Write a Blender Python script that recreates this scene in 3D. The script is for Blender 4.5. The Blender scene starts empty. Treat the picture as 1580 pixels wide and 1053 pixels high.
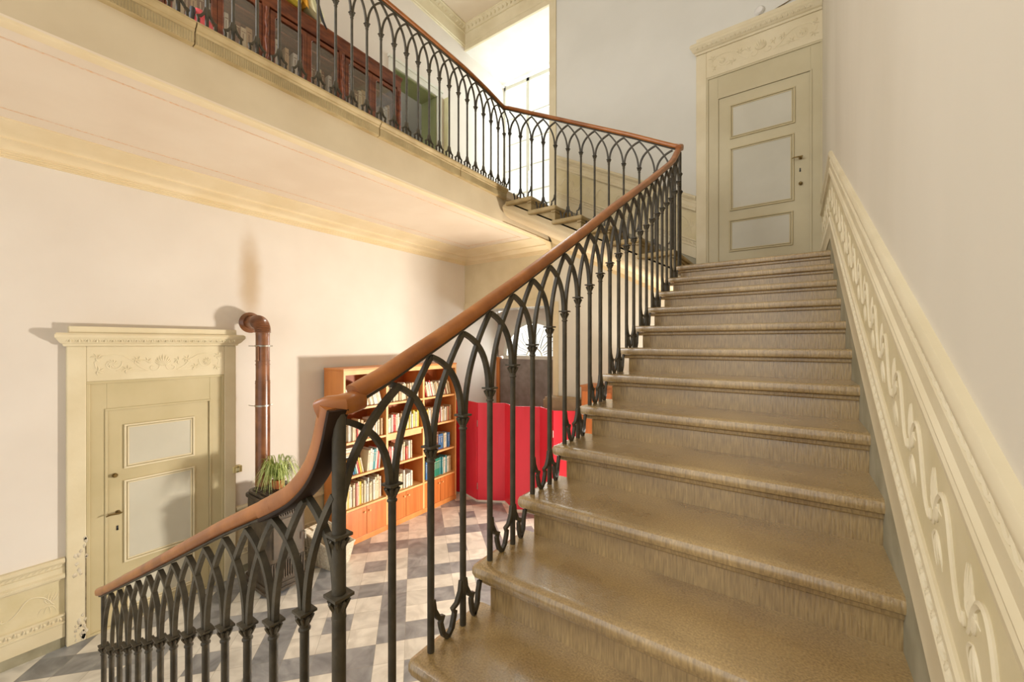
import bpy, bmesh, math, random
from mathutils import Vector, Matrix
random.seed(7)
PI = math.pi
scene = bpy.context.scene
COL = scene.collection

# ------------------------------------------------------------------ camera
cam_d = bpy.data.cameras.new('camera'); cam = bpy.data.objects.new('camera', cam_d); COL.objects.link(cam)
cam_d.sensor_fit = 'HORIZONTAL'; cam_d.sensor_width = 36.0
cam_d.lens = 36.0 * 622.85 / 1580
cam_d.shift_y = 3.6 / 1580
cam_d.clip_start = 0.02
YAW = 0.61164
cam.location = (0, 0, 0); cam.rotation_euler = (PI / 2, 0, YAW)
scene.camera = cam

# ------------------------------------------------------------------ world and light
scene.view_settings.view_transform = 'Standard'; scene.view_settings.look = 'None'
scene.view_settings.gamma = 1; scene.view_settings.use_curve_mapping = False
scene.view_settings.exposure = 0.34
w = bpy.data.worlds.new('daylight'); scene.world = w; w.use_nodes = True
bg = w.node_tree.nodes['Background']
bg.inputs[0].default_value = (1.0, 0.975, 0.93, 1); bg.inputs[1].default_value = 1.0

def area(name, loc, target, size, size_y, power, color, spread=PI):
    l = bpy.data.lights.new(name, 'AREA'); l.shape = 'RECTANGLE'; l.size = size; l.size_y = size_y
    l.energy = power; l.color = color; l.spread = spread
    o = bpy.data.objects.new(name, l); COL.objects.link(o); o.location = loc
    d = Vector(target) - Vector(loc); o.rotation_euler = d.to_track_quat('-Z', 'Y').to_euler()
    return o
area('upper_window_daylight', (-4.1, 7.55, 4.2), (-3.2, 3.0, 2.2), 2.0, 3.2, 160, (0.90, 0.95, 1.0))
area('lower_window_daylight', (-4.1, 6.95, 0.35), (-3.7, 3.0, -1.2), 1.5, 0.9, 75, (0.95, 0.97, 1.0))
area('rear_fill_light', (-4.3, -1.95, 3.9), (0.0, 3.2, 0.4), 1.6, 2.2, 150, (0.95, 0.97, 1.0))  # fill light added behind the camera, no rear window is built
area('added_low_light', (-0.55, 5.38, -1.55), (-4.8, 2.5, -0.9), 0.30, 0.36, 210, (1.0, 0.93, 0.82))  # lamp added under the landing, placed from the direction of the wall shadows

# ------------------------------------------------------------------ mesh helper
class MB:
    def __init__(self, f=None):
        self.v = []; self.fc = []; self.mi = []; self.f = f; self.m = 0
    def add(self, vs, fs):
        b = len(self.v)
        self.v += [tuple(self.f(*p)) if self.f else tuple(p) for p in vs]
        for q in fs: self.fc.append([b + i for i in q]); self.mi.append(self.m)
        return self
    def box(self, x0, x1, y0, y1, z0, z1):
        return self.add([(x0,y0,z0),(x1,y0,z0),(x1,y1,z0),(x0,y1,z0),(x0,y0,z1),(x1,y0,z1),(x1,y1,z1),(x0,y1,z1)],
            [(0,3,2,1),(4,5,6,7),(0,1,5,4),(1,2,6,5),(2,3,7,6),(3,0,4,7)])
    def extrude(self, prof, p0, p1, ax, ay, closed=True):
        """prof 2D list; placed with axes ax, ay, from point p0 to point p1"""
        p0, p1, ax, ay = Vector(p0), Vector(p1), Vector(ax), Vector(ay)
        n = len(prof)
        vs = [p + ax * a + ay * b for p in (p0, p1) for a, b in prof]
        fs = [(i, (i + 1) % n, n + (i + 1) % n, n + i) for i in range(n if closed else n - 1)]
        if closed: fs += [tuple(range(n))[::-1], tuple(range(n, 2 * n))]
        return self.add(vs, fs)
    def tube(self, pts, r, n=8, caps=True, flat=1.0, flat_axis=None):
        pts = [Vector(p) for p in pts]; rs = r if isinstance(r, (list, tuple)) else [r] * len(pts)
        vs = []; up = None
        for i, p in enumerate(pts):
            a = pts[max(i - 1, 0)]; b = pts[min(i + 1, len(pts) - 1)]
            t = (b - a)
            t = t.normalized() if t.length > 1e-9 else Vector((0, 0, 1))
            if flat_axis is not None:
                up = Vector(flat_axis)
                s = t.cross(up)
                s = s.normalized() if s.length > 1e-6 else Vector((1, 0, 0))
            else:
                if up is None: up = Vector((0, 0, 1)) if abs(t.z) < .9 else Vector((1, 0, 0))
                s = t.cross(up).normalized(); up = s.cross(t).normalized()
            for k in range(n):
                an = 2 * PI * (k + .5) / n
                vs.append(p + s * (rs[i] * math.cos(an)) + up * (rs[i] * math.sin(an) * flat))
        fs = []
        for i in range(len(pts) - 1):
            for k in range(n):
                k2 = (k + 1) % n
                fs.append((i * n + k, i * n + k2, (i + 1) * n + k2, (i + 1) * n + k))
        if caps:
            fs.append(tuple(range(n))[::-1]); fs.append(tuple((len(pts) - 1) * n + k for k in range(n)))
        return self.add(vs, fs)
    def lathe(self, prof, c=(0,0,0), n=16, square=False):
        vs = []; fs = []
        for r, z in prof:
            for k in range(n):
                a = 2 * PI * (k + .5) / n
                q = 1.0
                if square:
                    q = 1 / max(abs(math.cos(a)), abs(math.sin(a)))
                vs.append((c[0] + r * q * math.cos(a), c[1] + r * q * math.sin(a), c[2] + z))
        for i in range(len(prof) - 1):
            for k in range(n):
                k2 = (k + 1) % n
                fs.append((i * n + k, i * n + k2, (i + 1) * n + k2, (i + 1) * n + k))
        fs.append(tuple(range(n))[::-1]); fs.append(tuple((len(prof) - 1) * n + k for k in range(n)))
        return self.add(vs, fs)
    def band(self, path, wdt, thick, y=0.0):
        """flat bar following a path in the x,z plane"""
        pts = [Vector((p[0], p[1])) for p in path]; vs = []
        for i, p in enumerate(pts):
            a = pts[max(i - 1, 0)]; b = pts[min(i + 1, len(pts) - 1)]
            t = (b - a).normalized(); nrm = Vector((-t.y, t.x))
            for s, yy in ((1, -1), (1, 1), (-1, 1), (-1, -1)):
                q = p + nrm * s * wdt / 2
                vs.append((q.x, y + yy * thick / 2, q.y))
        fs = []
        for i in range(len(pts) - 1):
            for k in range(4):
                k2 = (k + 1) % 4
                fs.append((i * 4 + k, i * 4 + k2, i * 4 + 4 + k2, i * 4 + 4 + k))
        fs.append((3, 2, 1, 0)); e = (len(pts) - 1) * 4; fs.append((e, e + 1, e + 2, e + 3))
        return self.add(vs, fs)
    def build(self, name, mat, parent=None, smooth=30, bevel=0, seg=2, loc=None, link=True):
        me = bpy.data.meshes.new(name); me.from_pydata(self.v, [], self.fc)
        for m in (mat if isinstance(mat, (list, tuple)) else [mat]): me.materials.append(m)
        for p, i in zip(me.polygons, self.mi): p.material_index = i
        bm = bmesh.new(); bm.from_mesh(me)
        bmesh.ops.recalc_face_normals(bm, faces=bm.faces)
        if smooth:
            lim = math.radians(smooth)
            for fa in bm.faces: fa.smooth = True
            for e in bm.edges:
                if len(e.link_faces) == 2:
                    e.smooth = e.calc_face_angle(0) < lim
        bm.to_mesh(me); bm.free()
        o = bpy.data.objects.new(name, me)
        if link: COL.objects.link(o)
        if parent: o.parent = parent
        if loc: o.location = loc
        if bevel:
            b = o.modifiers.new('bevel', 'BEVEL'); b.width = bevel; b.segments = seg; b.limit_method = 'ANGLE'; b.angle_limit = math.radians(40)
        return o

def tag(o, label, cat, group=None, kind=None):
    if label: o['label'] = label
    if cat: o['category'] = cat
    if group: o['group'] = group
    if kind: o['kind'] = kind
    return o
def thing(name, label, cat, loc=(0,0,0), rz=0, group=None, kind=None):
    o = bpy.data.objects.new(name, None); COL.objects.link(o); o.empty_display_size = .1
    o.location = loc; o.rotation_euler = (0, 0, rz)
    return tag(o, label, cat, group, kind)
def struct(o, label, cat): return tag(o, label, cat, None, 'structure')

# ------------------------------------------------------------------ materials
def new_mat(name):
    m = bpy.data.materials.new(name); m.use_nodes = True
    nt = m.node_tree; b = nt.nodes['Principled BSDF']
    return m, nt, b
def noise_mat(name, c1, c2, scale=3, rough=.6, bump=.0, bscale=40, detail=4, metal=0, coat=0, stretch=None, rough2=None, spec=.5, c3=None):
    m, nt, b = new_mat(name); N = nt.nodes; L = nt.links
    tc = N.new('ShaderNodeTexCoord'); mp = N.new('ShaderNodeMapping'); L.new(tc.outputs['Object'], mp.inputs[0])
    if stretch: mp.inputs['Scale'].default_value = stretch
    no = N.new('ShaderNodeTexNoise'); no.inputs['Scale'].default_value = scale; no.inputs['Detail'].default_value = detail
    L.new(mp.outputs[0], no.inputs['Vector'])
    r = N.new('ShaderNodeValToRGB'); r.color_ramp.elements[0].position = .35; r.color_ramp.elements[1].position = .65
    r.color_ramp.elements[0].color = (*c1, 1); r.color_ramp.elements[1].color = (*c2, 1)
    if c3:
        e = r.color_ramp.elements.new(.8); e.color = (*c3, 1)
    L.new(no.outputs['Fac'], r.inputs[0]); L.new(r.outputs[0], b.inputs['Base Color'])
    b.inputs['Roughness'].default_value = rough; b.inputs['Metallic'].default_value = metal
    b.inputs['Specular IOR Level'].default_value = spec
    if coat: b.inputs['Coat Weight'].default_value = coat; b.inputs['Coat Roughness'].default_value = .25
    if rough2 is not None:
        mr = N.new('ShaderNodeMapRange'); mr.inputs[3].default_value = rough; mr.inputs[4].default_value = rough2
        L.new(no.outputs['Fac'], mr.inputs[0]); L.new(mr.outputs[0], b.inputs['Roughness'])
    if bump:
        n2 = N.new('ShaderNodeTexNoise'); n2.inputs['Scale'].default_value = bscale; n2.inputs['Detail'].default_value = 5
        L.new(mp.outputs[0], n2.inputs['Vector'])
        bp = N.new('ShaderNodeBump'); bp.inputs['Strength'].default_value = bump; bp.inputs['Distance'].default_value = .01
        L.new(n2.outputs['Fac'], bp.inputs['Height']); L.new(bp.outputs[0], b.inputs['Normal'])
    return m

M = {}
M['plaster'] = noise_mat('plaster', (.67,.60,.51), (.73,.665,.575), 1.3, .85, .12, 6)
M['plaster_upper'] = noise_mat('plaster_upper', (.66,.645,.58), (.71,.695,.63), 1.2, .85, .1, 5)
M['plaster_right'] = noise_mat('plaster_right', (.64,.585,.47), (.71,.655,.54), 1.1, .85, .1, 5, stretch=(1,1,.4))
M['soffit'] = noise_mat('soffit', (.72,.60,.46), (.77,.66,.52), 1.5, .85, .08, 5)
M['fascia'] = noise_mat('fascia', (.56,.46,.31), (.62,.52,.36), 2.0, .85, .1, 6)
M['cornice'] = noise_mat('cornice', (.74,.60,.37), (.79,.66,.44), 2.5, .7, .08, 15)
M['trim'] = noise_mat('trim', (.66,.57,.375), (.73,.645,.45), 3, .6, .1, 20)
M['dadopanel'] = noise_mat('dadopanel', (.62,.53,.31), (.70,.61,.40), 4, .7, .15, 25)
M['relief'] = noise_mat('relief', (.68,.59,.395), (.74,.655,.46), 6, .6, .1, 40)
M['door_paint'] = noise_mat('door_paint', (.50,.42,.235), (.565,.48,.285), 2.2, .5, .06, 18)
M['door_panel'] = noise_mat('door_panel', (.53,.50,.40), (.58,.55,.45), 2, .55, .05, 20)
M['door_paint_upper'] = noise_mat('door_paint_upper', (.52,.45,.28), (.58,.51,.33), 2.2, .5, .06, 18)
M['grey_base'] = noise_mat('grey_base', (.25,.225,.14), (.37,.335,.23), 5, .6, .15, 20)
M['iron'] = noise_mat('iron', (.036,.030,.019), (.080,.066,.042), 14, .45, .25, 60, rough2=.62, spec=.4)
M['brass'] = noise_mat('brass', (.16,.11,.04), (.28,.2,.08), 20, .4, 0, metal=.9)
M['railwood'] = noise_mat('railwood', (.26,.078,.012), (.42,.145,.028), 7, .40, .06, 60, stretch=(1,1,1), coat=.2)
M['darkwood'] = noise_mat('darkwood', (.10,.022,.008), (.22,.06,.02), 6, .35, .08, 30, stretch=(4,1,4), coat=.3)
M['shelfwood'] = noise_mat('shelfwood', (.58,.19,.04), (.72,.28,.075), 5, .4, .05, 30, stretch=(1,1,.25), coat=.15)
M['shelfdoor'] = noise_mat('shelfdoor', (.52,.14,.025), (.66,.20,.045), 9, .35, .05, 30, stretch=(3,3,.15), coat=.2)
M['shelfedge'] = noise_mat('shelfedge', (.76,.40,.14), (.84,.5,.2), 6, .45, 0, stretch=(1,1,.3))
M['shelfback'] = noise_mat('shelfback', (.36,.09,.02), (.46,.13,.03), 5, .5, 0)
M['white'] = noise_mat('white', (.72,.70,.64), (.78,.76,.70), 4, .6)
M['white_window'] = noise_mat('white_window', (.66,.65,.56), (.72,.71,.62), 4, .5)
M['green'] = noise_mat('green', (.20,.22,.085), (.25,.27,.12), 2, .6)
M['red'] = noise_mat('red', (.66,.016,.035), (.78,.035,.07), 3, .42, .04, 12, stretch=(1,1,.2), coat=.2)
M['greydoor'] = noise_mat('greydoor', (.22,.19,.165), (.30,.265,.235), 7, .6, .3, 12)
M['pipe'] = noise_mat('pipe', (.13,.045,.015), (.26,.10,.04), 7, .28, .05, 20, coat=.4)
M['steel'] = noise_mat('steel', (.35,.33,.28), (.5,.48,.42), 9, .35, metal=.9)
M['stove'] = noise_mat('stove', (.045,.035,.025), (.10,.075,.05), 8, .5, .2, 30)
M['stove_panel'] = noise_mat('stove_panel', (.09,.075,.06), (.16,.12,.085), 5, .4, .1, 30)
M['leaf'] = noise_mat('leaf', (.13,.24,.02), (.22,.36,.04), 9, .45)
M['leaf_pale'] = noise_mat('leaf_pale', (.62,.66,.24), (.74,.76,.38), 9, .45)
M['terracotta'] = noise_mat('terracotta', (.42,.12,.03), (.5,.17,.06), 5, .7)
M['wicker'] = noise_mat('wicker', (.55,.47,.34), (.74,.68,.56), 60, .7, .6, 90)
M['log'] = noise_mat('log', (.42,.24,.09), (.6,.4,.2), 20, .8, .3, 40)
M['boxwood'] = noise_mat('boxwood', (.36,.12,.03), (.46,.17,.05), 5, .45)
M['socket'] = noise_mat('socket', (.60,.50,.22), (.66,.56,.28), 5, .4)
M['ceramic'] = noise_mat('ceramic', (.72,.70,.66), (.78,.76,.72), 5, .3)
M['yellow'] = noise_mat('yellow', (.72,.56,.04), (.8,.66,.1), 5, .5)
M['orange'] = noise_mat('orange', (.75,.35,.02), (.8,.42,.05), 5, .5)
M['black'] = noise_mat('black', (.015,.015,.015), (.03,.03,.03), 5, .5)
M['paleyellow'] = noise_mat('paleyellow', (.75,.72,.42), (.8,.78,.52), 5, .6)
M['fabric_red'] = noise_mat('fabric_red', (.5,.03,.05), (.65,.12,.12), 15, .6)
m, nt, b = new_mat('glass'); N, L = nt.nodes, nt.links
g = N.new('ShaderNodeBsdfGlossy'); g.inputs['Roughness'].default_value = .02
t = N.new('ShaderNodeBsdfTransparent'); t.inputs[0].default_value = (.95, .97, .95, 1); mx = N.new('ShaderNodeMixShader'); mx.inputs[0].default_value = .06
L.new(t.outputs[0], mx.inputs[1]); L.new(g.outputs[0], mx.inputs[2]); L.new(mx.outputs[0], nt.nodes['Material Output'].inputs[0]); M['glass'] = m
m, nt, b = new_mat('case_glass'); N, L = nt.nodes, nt.links
g = N.new('ShaderNodeBsdfGlossy'); g.inputs['Roughness'].default_value = .03
t = N.new('ShaderNodeBsdfTransparent'); mx = N.new('ShaderNodeMixShader'); mx.inputs[0].default_value = .16
L.new(t.outputs[0], mx.inputs[1]); L.new(g.outputs[0], mx.inputs[2]); L.new(mx.outputs[0], nt.nodes['Material Output'].inputs[0]); M['case_glass'] = m

def stone():
    m, nt, b = new_mat('stone'); N, L = nt.nodes, nt.links
    tc = N.new('ShaderNodeTexCoord')
    n1 = N.new('ShaderNodeTexNoise'); n1.inputs['Scale'].default_value = 2.2; n1.inputs['Detail'].default_value = 6; L.new(tc.outputs['Object'], n1.inputs['Vector'])
    n2 = N.new('ShaderNodeTexNoise'); n2.inputs['Scale'].default_value = 160; n2.inputs['Detail'].default_value = 3; mp = N.new('ShaderNodeMapping'); mp.inputs['Scale'].default_value = (1, 1, .10); L.new(tc.outputs['Object'], mp.inputs[0]); L.new(mp.outputs[0], n2.inputs['Vector'])
    b.inputs['Coat Weight'].default_value = 1.0; b.inputs['Coat Roughness'].default_value = .24; b.inputs['Coat IOR'].default_value = 1.6; b.inputs['Specular IOR Level'].default_value = .9
    r = N.new('ShaderNodeValToRGB'); r.color_ramp.elements[0].position = .3; r.color_ramp.elements[1].position = .7
    r.color_ramp.elements[0].color = (.265,.168,.060,1); r.color_ramp.elements[1].color = (.57,.415,.195,1); L.new(n1.outputs['Fac'], r.inputs[0])
    r2 = N.new('ShaderNodeValToRGB'); r2.color_ramp.elements[0].position = .3; r2.color_ramp.elements[1].position = .75
    r2.color_ramp.elements[0].color = (.55,.5,.42,1); r2.color_ramp.elements[1].color = (1.25,1.22,1.15,1); L.new(n2.outputs['Fac'], r2.inputs[0])
    mx = N.new('ShaderNodeMix'); mx.data_type = 'RGBA'; mx.blend_type = 'MULTIPLY'; mx.inputs[0].default_value = .8
    L.new(r.outputs[0], mx.inputs[6]); L.new(r2.outputs[0], mx.inputs[7]); L.new(mx.outputs[2], b.inputs['Base Color'])
    mr = N.new('ShaderNodeMapRange'); mr.inputs[1].default_value = .35; mr.inputs[2].default_value = .65; mr.inputs[3].default_value = .20; mr.inputs[4].default_value = .42
    L.new(n1.outputs['Fac'], mr.inputs[0]); L.new(mr.outputs[0], b.inputs['Roughness'])
    bp = N.new('ShaderNodeBump'); bp.inputs['Strength'].default_value = .35; bp.inputs['Distance'].default_value = .004
    ad = N.new('ShaderNodeMath'); ad.operation = 'MULTIPLY_ADD'; ad.inputs[1].default_value = 2.5
    n3 = N.new('ShaderNodeTexNoise'); n3.inputs['Scale'].default_value = 9; n3.inputs['Detail'].default_value = 4; L.new(tc.outputs['Object'], n3.inputs['Vector'])
    L.new(n3.outputs['Fac'], ad.inputs[0]); L.new(n2.outputs['Fac'], ad.inputs[2])
    L.new(ad.outputs[0], bp.inputs['Height']); L.new(bp.outputs[0], b.inputs['Normal'])
    return m
M['stone'] = stone()
def stone_ribbed():
    m = noise_mat('stone_ribbed', (.33,.25,.12), (.46,.36,.19), 4, .7)
    nt = m.node_tree; N, L = nt.nodes, nt.links; b = N['Principled BSDF']
    tc = N.new('ShaderNodeTexCoord'); wv = N.new('ShaderNodeTexWave'); wv.bands_direction = 'Y'; wv.inputs['Scale'].default_value = 22; wv.inputs['Distortion'].default_value = 1.2
    L.new(tc.outputs['Object'], wv.inputs[0]); bp = N.new('ShaderNodeBump'); bp.inputs['Strength'].default_value = .6; bp.inputs['Distance'].default_value = .006
    L.new(wv.outputs['Fac'], bp.inputs['Height']); L.new(bp.outputs[0], b.inputs['Normal'])
    return m
M['stone_ribbed'] = stone_ribbed()
M['stone_edge'] = noise_mat('stone_edge', (.36,.26,.115), (.50,.385,.20), 5, .6, .2, 30)

def marble_tiles():
    m, nt, b = new_mat('marble_tiles'); N, L = nt.nodes, nt.links
    def math_(op, a, c=None, d=None):
        n = N.new('ShaderNodeMath'); n.operation = op
        for i, v in enumerate((a, c, d)):
            if v is None: continue
            if isinstance(v, (int, float)): n.inputs[i].default_value = v
            else: L.new(v, n.inputs[i])
        return n.outputs[0]
    tc = N.new('ShaderNodeTexCoord'); sp = N.new('ShaderNodeSeparateXYZ'); L.new(tc.outputs['Object'], sp.inputs[0])
    a = math.radians(48.5); X, Y = sp.outputs[0], sp.outputs[1]; T = .236; T2 = .227
    # tile coordinates; the grey centre of one white square sits at u=.11, v=4.13
    U = math_('MULTIPLY_ADD', X, math.cos(a) / T, (-.267) / T + 1.5); U = math_('MULTIPLY_ADD', Y, math.sin(a) / T, U)
    V = math_('MULTIPLY_ADD', X, -math.sin(a) / T2, (-4.129) / T2 + 1.5); V = math_('MULTIPLY_ADD', Y, math.cos(a) / T2, V)
    fu, fv = math_('FLOOR', U), math_('FLOOR', V)
    idr = math_('MULTIPLY_ADD', fu, 4.0, 1500.0); idr = math_('SUBTRACT', idr, fv); idn = math_('MODULO', idr, 15.0)
    grey = None
    for k in (1, 3, 5, 9, 10, 11, 12):
        c = math_('COMPARE', idn, float(k), .3)
        grey = c if grey is None else math_('MAXIMUM', grey, c)
    wn = N.new('ShaderNodeTexWhiteNoise'); wn.noise_dimensions = '2D'; cb = N.new('ShaderNodeCombineXYZ'); L.new(fu, cb.inputs[0]); L.new(fv, cb.inputs[1]); L.new(cb.outputs[0], wn.inputs['Vector'])
    vs = N.new('ShaderNodeVectorMath'); vs.operation = 'SCALE'; vs.inputs[3].default_value = 9; L.new(wn.outputs['Color'], vs.inputs[0])
    va = N.new('ShaderNodeVectorMath'); va.operation = 'ADD'; L.new(tc.outputs['Object'], va.inputs[0]); L.new(vs.outputs[0], va.inputs[1])
    ve = N.new('ShaderNodeTexNoise'); ve.inputs['Scale'].default_value = 3.2; ve.inputs['Detail'].default_value = 8; ve.inputs['Distortion'].default_value = 2.0; L.new(va.outputs[0], ve.inputs['Vector'])
    rw = N.new('ShaderNodeValToRGB'); e = rw.color_ramp.elements; e[0].position = .38; e[0].color = (.62,.59,.53,1); e[1].position = .6; e[1].color = (.80,.77,.70,1)
    rg = N.new('ShaderNodeValToRGB'); e = rg.color_ramp.elements; e[0].position = .35; e[0].color = (.21,.215,.225,1); e[1].position = .68; e[1].color = (.38,.385,.40,1)
    L.new(ve.outputs['Fac'], rw.inputs[0]); L.new(ve.outputs['Fac'], rg.inputs[0])
    mx = N.new('ShaderNodeMix'); mx.data_type = 'RGBA'; L.new(grey, mx.inputs[0]); L.new(rw.outputs[0], mx.inputs[6]); L.new(rg.outputs[0], mx.inputs[7])
    # joints
    fu2 = math_('FRACT', U); fv2 = math_('FRACT', V)
    j = math_('MAXIMUM', math_('ABSOLUTE', math_('SUBTRACT', fu2, .5)), math_('ABSOLUTE', math_('SUBTRACT', fv2, .5)))
    j = math_('GREATER_THAN', j, .492)
    mj = N.new('ShaderNodeMix'); mj.data_type = 'RGBA'; L.new(math_('MULTIPLY', j, .6), mj.inputs[0]); L.new(mx.outputs[2], mj.inputs[6]); mj.inputs[7].default_value = (.30,.27,.21,1)
    br = N.new('ShaderNodeMapRange'); br.inputs[3].default_value = .86; br.inputs[4].default_value = 1.1; L.new(wn.outputs['Value'], br.inputs[0])
    mb = N.new('ShaderNodeVectorMath'); mb.operation = 'SCALE'; L.new(mj.outputs[2], mb.inputs[0]); L.new(br.outputs[0], mb.inputs[3])
    L.new(mb.outputs[0], b.inputs['Base Color']); b.inputs['Roughness'].default_value = .28
    return m
M['tiles'] = marble_tiles()

def wall_left_mat():
    m = noise_mat('plaster_left', (.70,.635,.56), (.76,.70,.625), 1.1, .85, .12, 5)
    nt = m.node_tree; N, L = nt.nodes, nt.links; b = N['Principled BSDF']
    src = b.inputs['Base Color'].links[0].from_socket
    tc = N.new('ShaderNodeTexCoord'); mp = N.new('ShaderNodeMapping'); mp.vector_type = 'POINT'
    # soot stain with its own shape above the stove pipe (world y 2.0, z .3 to 1.3)
    mp.inputs['Scale'].default_value = (1, 1 / .17, 1 / .75); mp.inputs['Location'].default_value = (0, -2.02 / .17, -.72 / .75)
    L.new(tc.outputs['Object'], mp.inputs[0])
    sp = N.new('ShaderNodeSeparateXYZ'); L.new(mp.outputs[0], sp.inputs[0])
    cb = N.new('ShaderNodeCombineXYZ'); L.new(sp.outputs[1], cb.inputs[1]); L.new(sp.outputs[2], cb.inputs[2])
    ln = N.new('ShaderNodeVectorMath'); ln.operation = 'LENGTH'; L.new(cb.outputs[0], ln.inputs[0])
    nz = N.new('ShaderNodeTexNoise'); nz.inputs['Scale'].default_value = 5; L.new(tc.outputs['Object'], nz.inputs['Vector'])
    ad = N.new('ShaderNodeMath'); ad.operation = 'MULTIPLY_ADD'; ad.inputs[1].default_value = .35; L.new(nz.outputs['Fac'], ad.inputs[0]); L.new(ln.outputs['Value'], ad.inputs[2])
    mr = N.new('ShaderNodeMapRange'); mr.interpolation_type = 'SMOOTHSTEP'; mr.inputs[1].default_value = .3; mr.inputs[2].default_value = 1.15; mr.inputs[3].default_value = .62; mr.inputs[4].default_value = 0
    L.new(ad.outputs[0], mr.inputs[0])
    mx = N.new('ShaderNodeMix'); mx.data_type = 'RGBA'; mx.inputs[7].default_value = (.42,.27,.11,1)
    L.new(mr.outputs[0], mx.inputs[0]); L.new(src, mx.inputs[6]); L.new(mx.outputs[2], b.inputs['Base Color'])
    return m
M['plaster_left'] = wall_left_mat()

# ------------------------------------------------------------------ dimensions
WL, WR, WB, F, CEIL = -5.0, 0.245, 5.61, -2.53, 5.79
GX, GZ, GYC = -3.157, 2.05, 4.36      # gallery edge, gallery floor, gallery corner
YB = -2.2                              # how far the place is built behind the camera
RB = 6.89                              # back of the window bay, upper floor
RBL = 6.62                             # back of the window bay, lower floor
RX = -3.14
def nz(Y): return -1.15 + .16 * (Y - .537) / .306      # pitch line, main flight
def nz3(X): return .95 + (-.98 - X) * (.1815 / .345)   # pitch line, upper flight

# ------------------------------------------------------------------ shell
mb = MB(); mb.box(WL, WR, YB, WB, F - .2, F); mb.box(WL, RX, WB, RBL, F - .2, F)
struct(mb.build('floor', M['tiles'], smooth=0), 'white and grey marble tile floor of the lower hall', 'floor')
# left wall with a doorway upstairs
mb = MB(); t = .35
mb.box(WL - t, WL, YB, RB, F - .2, GZ); mb.box(WL - t, WL, YB, 4.0, GZ, CEIL); mb.box(WL - t, WL, 4.89, RB, GZ, CEIL); mb.box(WL - t, WL, 4.0, 4.89, 4.2, CEIL)
struct(mb.build('wall_left', M['plaster_left'], smooth=0), 'long cream plaster wall on the left with soot stain above the stove pipe', 'wall')
# back wall: door opening upstairs stays closed by the door; opening below for the added, unseen door
mb = MB()
mb.box(RX, WR + .3, WB, WB + .3, GZ - 1.3, CEIL); mb.box(RX, -1.15, WB, WB + .3, F, GZ - 1.3); mb.box(-.15, WR + .3, WB, WB + .3, F, GZ - 1.3); mb.box(-1.15, -.15, WB, WB + .3, -.3, GZ - 1.3)
struct(mb.build('wall_back', M['plaster_upper'], smooth=0), 'pale plaster back wall behind the landing and the upper flight', 'wall')
mb = MB(); mb.box(WL, RX, WB, WB + .02, 5.40, CEIL); mb.box(WL, RX, WB, WB + .3, .66, GZ - .43)
struct(mb.build('wall_bay_header', M['trim'], smooth=0), 'cream header wall over the window bay', 'wall')
mb = MB(); mb.box(RX, RX + .3, WB + .3, RB + .3, F, CEIL)
struct(mb.build('wall_bay_right', M['plaster_upper'], smooth=0), 'right side wall of the deep window bay', 'wall')
mb = MB(); mb.box(WL, RX, WB + .02, RB, 5.40, 5.6); mb.box(WL, RX, WB + .3, RBL, .66, GZ - .43)
struct(mb.build('ceiling_bay', M['white'], smooth=0), 'white soffit of the window bay', 'ceiling')
mb = MB(); mb.box(WR, WR + .3, YB, WB + .3, F, CEIL)
struct(mb.build('wall_right', M['plaster_right'], smooth=0), 'cream plaster wall on the right beside the main flight', 'wall')
mb = MB(); mb.box(WL, WR + .3, YB, WB + .3, CEIL, CEIL + .2)
# painted double line border on the ceiling
struct(mb.build('ceiling', M['soffit'], smooth=0), 'high cream ceiling above the gallery', 'ceiling')

# room beyond the gallery doorway
mb = MB(); mb.box(-7.2, -6.9, 2.8, 6.2, GZ, 4.6); mb.box(-7.2, WL - t, 6.0, 6.2, GZ, 4.6); mb.box(-7.2, WL - t, 2.8, 6.2, 4.6, 4.7); mb.box(-7.2, WL - t, 2.8, 6.2, GZ - .1, GZ)
struct(mb.build('wall_side_room', M['plaster_upper'], smooth=0), 'pale wall of the side room seen through the gallery doorway', 'wall')
r = thing('door_3', 'open green-lined doorway off the gallery beside the dark bookcase', 'doorway', (WL, 4.0, GZ), 0, None, 'structure')
mb = MB(); mb.box(-.35, .0, -.0, .02, 0, 2.15); mb.box(-.35, 0, .87, .89, 0, 2.15); mb.box(-.35, 0, 0, .89, 2.13, 2.15)
mb.build('reveal', M['green'], r, 0)
mb = MB(); mb.box(0, .03, -.10, .0, 0, 2.25); mb.box(0, .03, .89, .99, 0, 2.25); mb.box(0, .03, .0, .89, 2.15, 2.25); mb.box(0, .045, -.12, 1.01, 2.25, 2.29)
mb.build('door_casing', M['white_window'], r, 0)
mb = MB(); mb.box(0, .10, 1.06, 1.10, 0, 2.2)
mb.build('door_leaf', M['paleyellow'], r, 0, bevel=.004)

# gallery slab
def solid_profile(mb, prof, y0, y1):
    mb.extrude(prof, (0, y0, 0), (0, y1, 0), (1, 0, 0), (0, 0, 1))
SB = GZ - .43
mb = MB(); solid_profile(mb, [(WL, SB), (GX - .03, SB), (GX - .03, GZ - .10), (WL, GZ - .10)], YB, GYC - .03)
mb.box(WL, GX - .05, GYC - .05, WB, SB, GZ - .1)
g1 = mb.build('wall_gallery_front', M['fascia'], None, 0); struct(g1, 'beige plaster front and slab of the gallery', 'wall')
mb = MB(); solid_profile(mb, [(WL, GZ - .1), (GX + .0, GZ - .1), (GX, GZ - .002), (WL, GZ - .002)], YB, WB)
mb.box(WL, RX, WB, RB, GZ - .3, GZ - .002)
struct(mb.build('floor_gallery', M['soffit'], None, 0), 'gallery floor on the upper level', 'floor')
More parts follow.
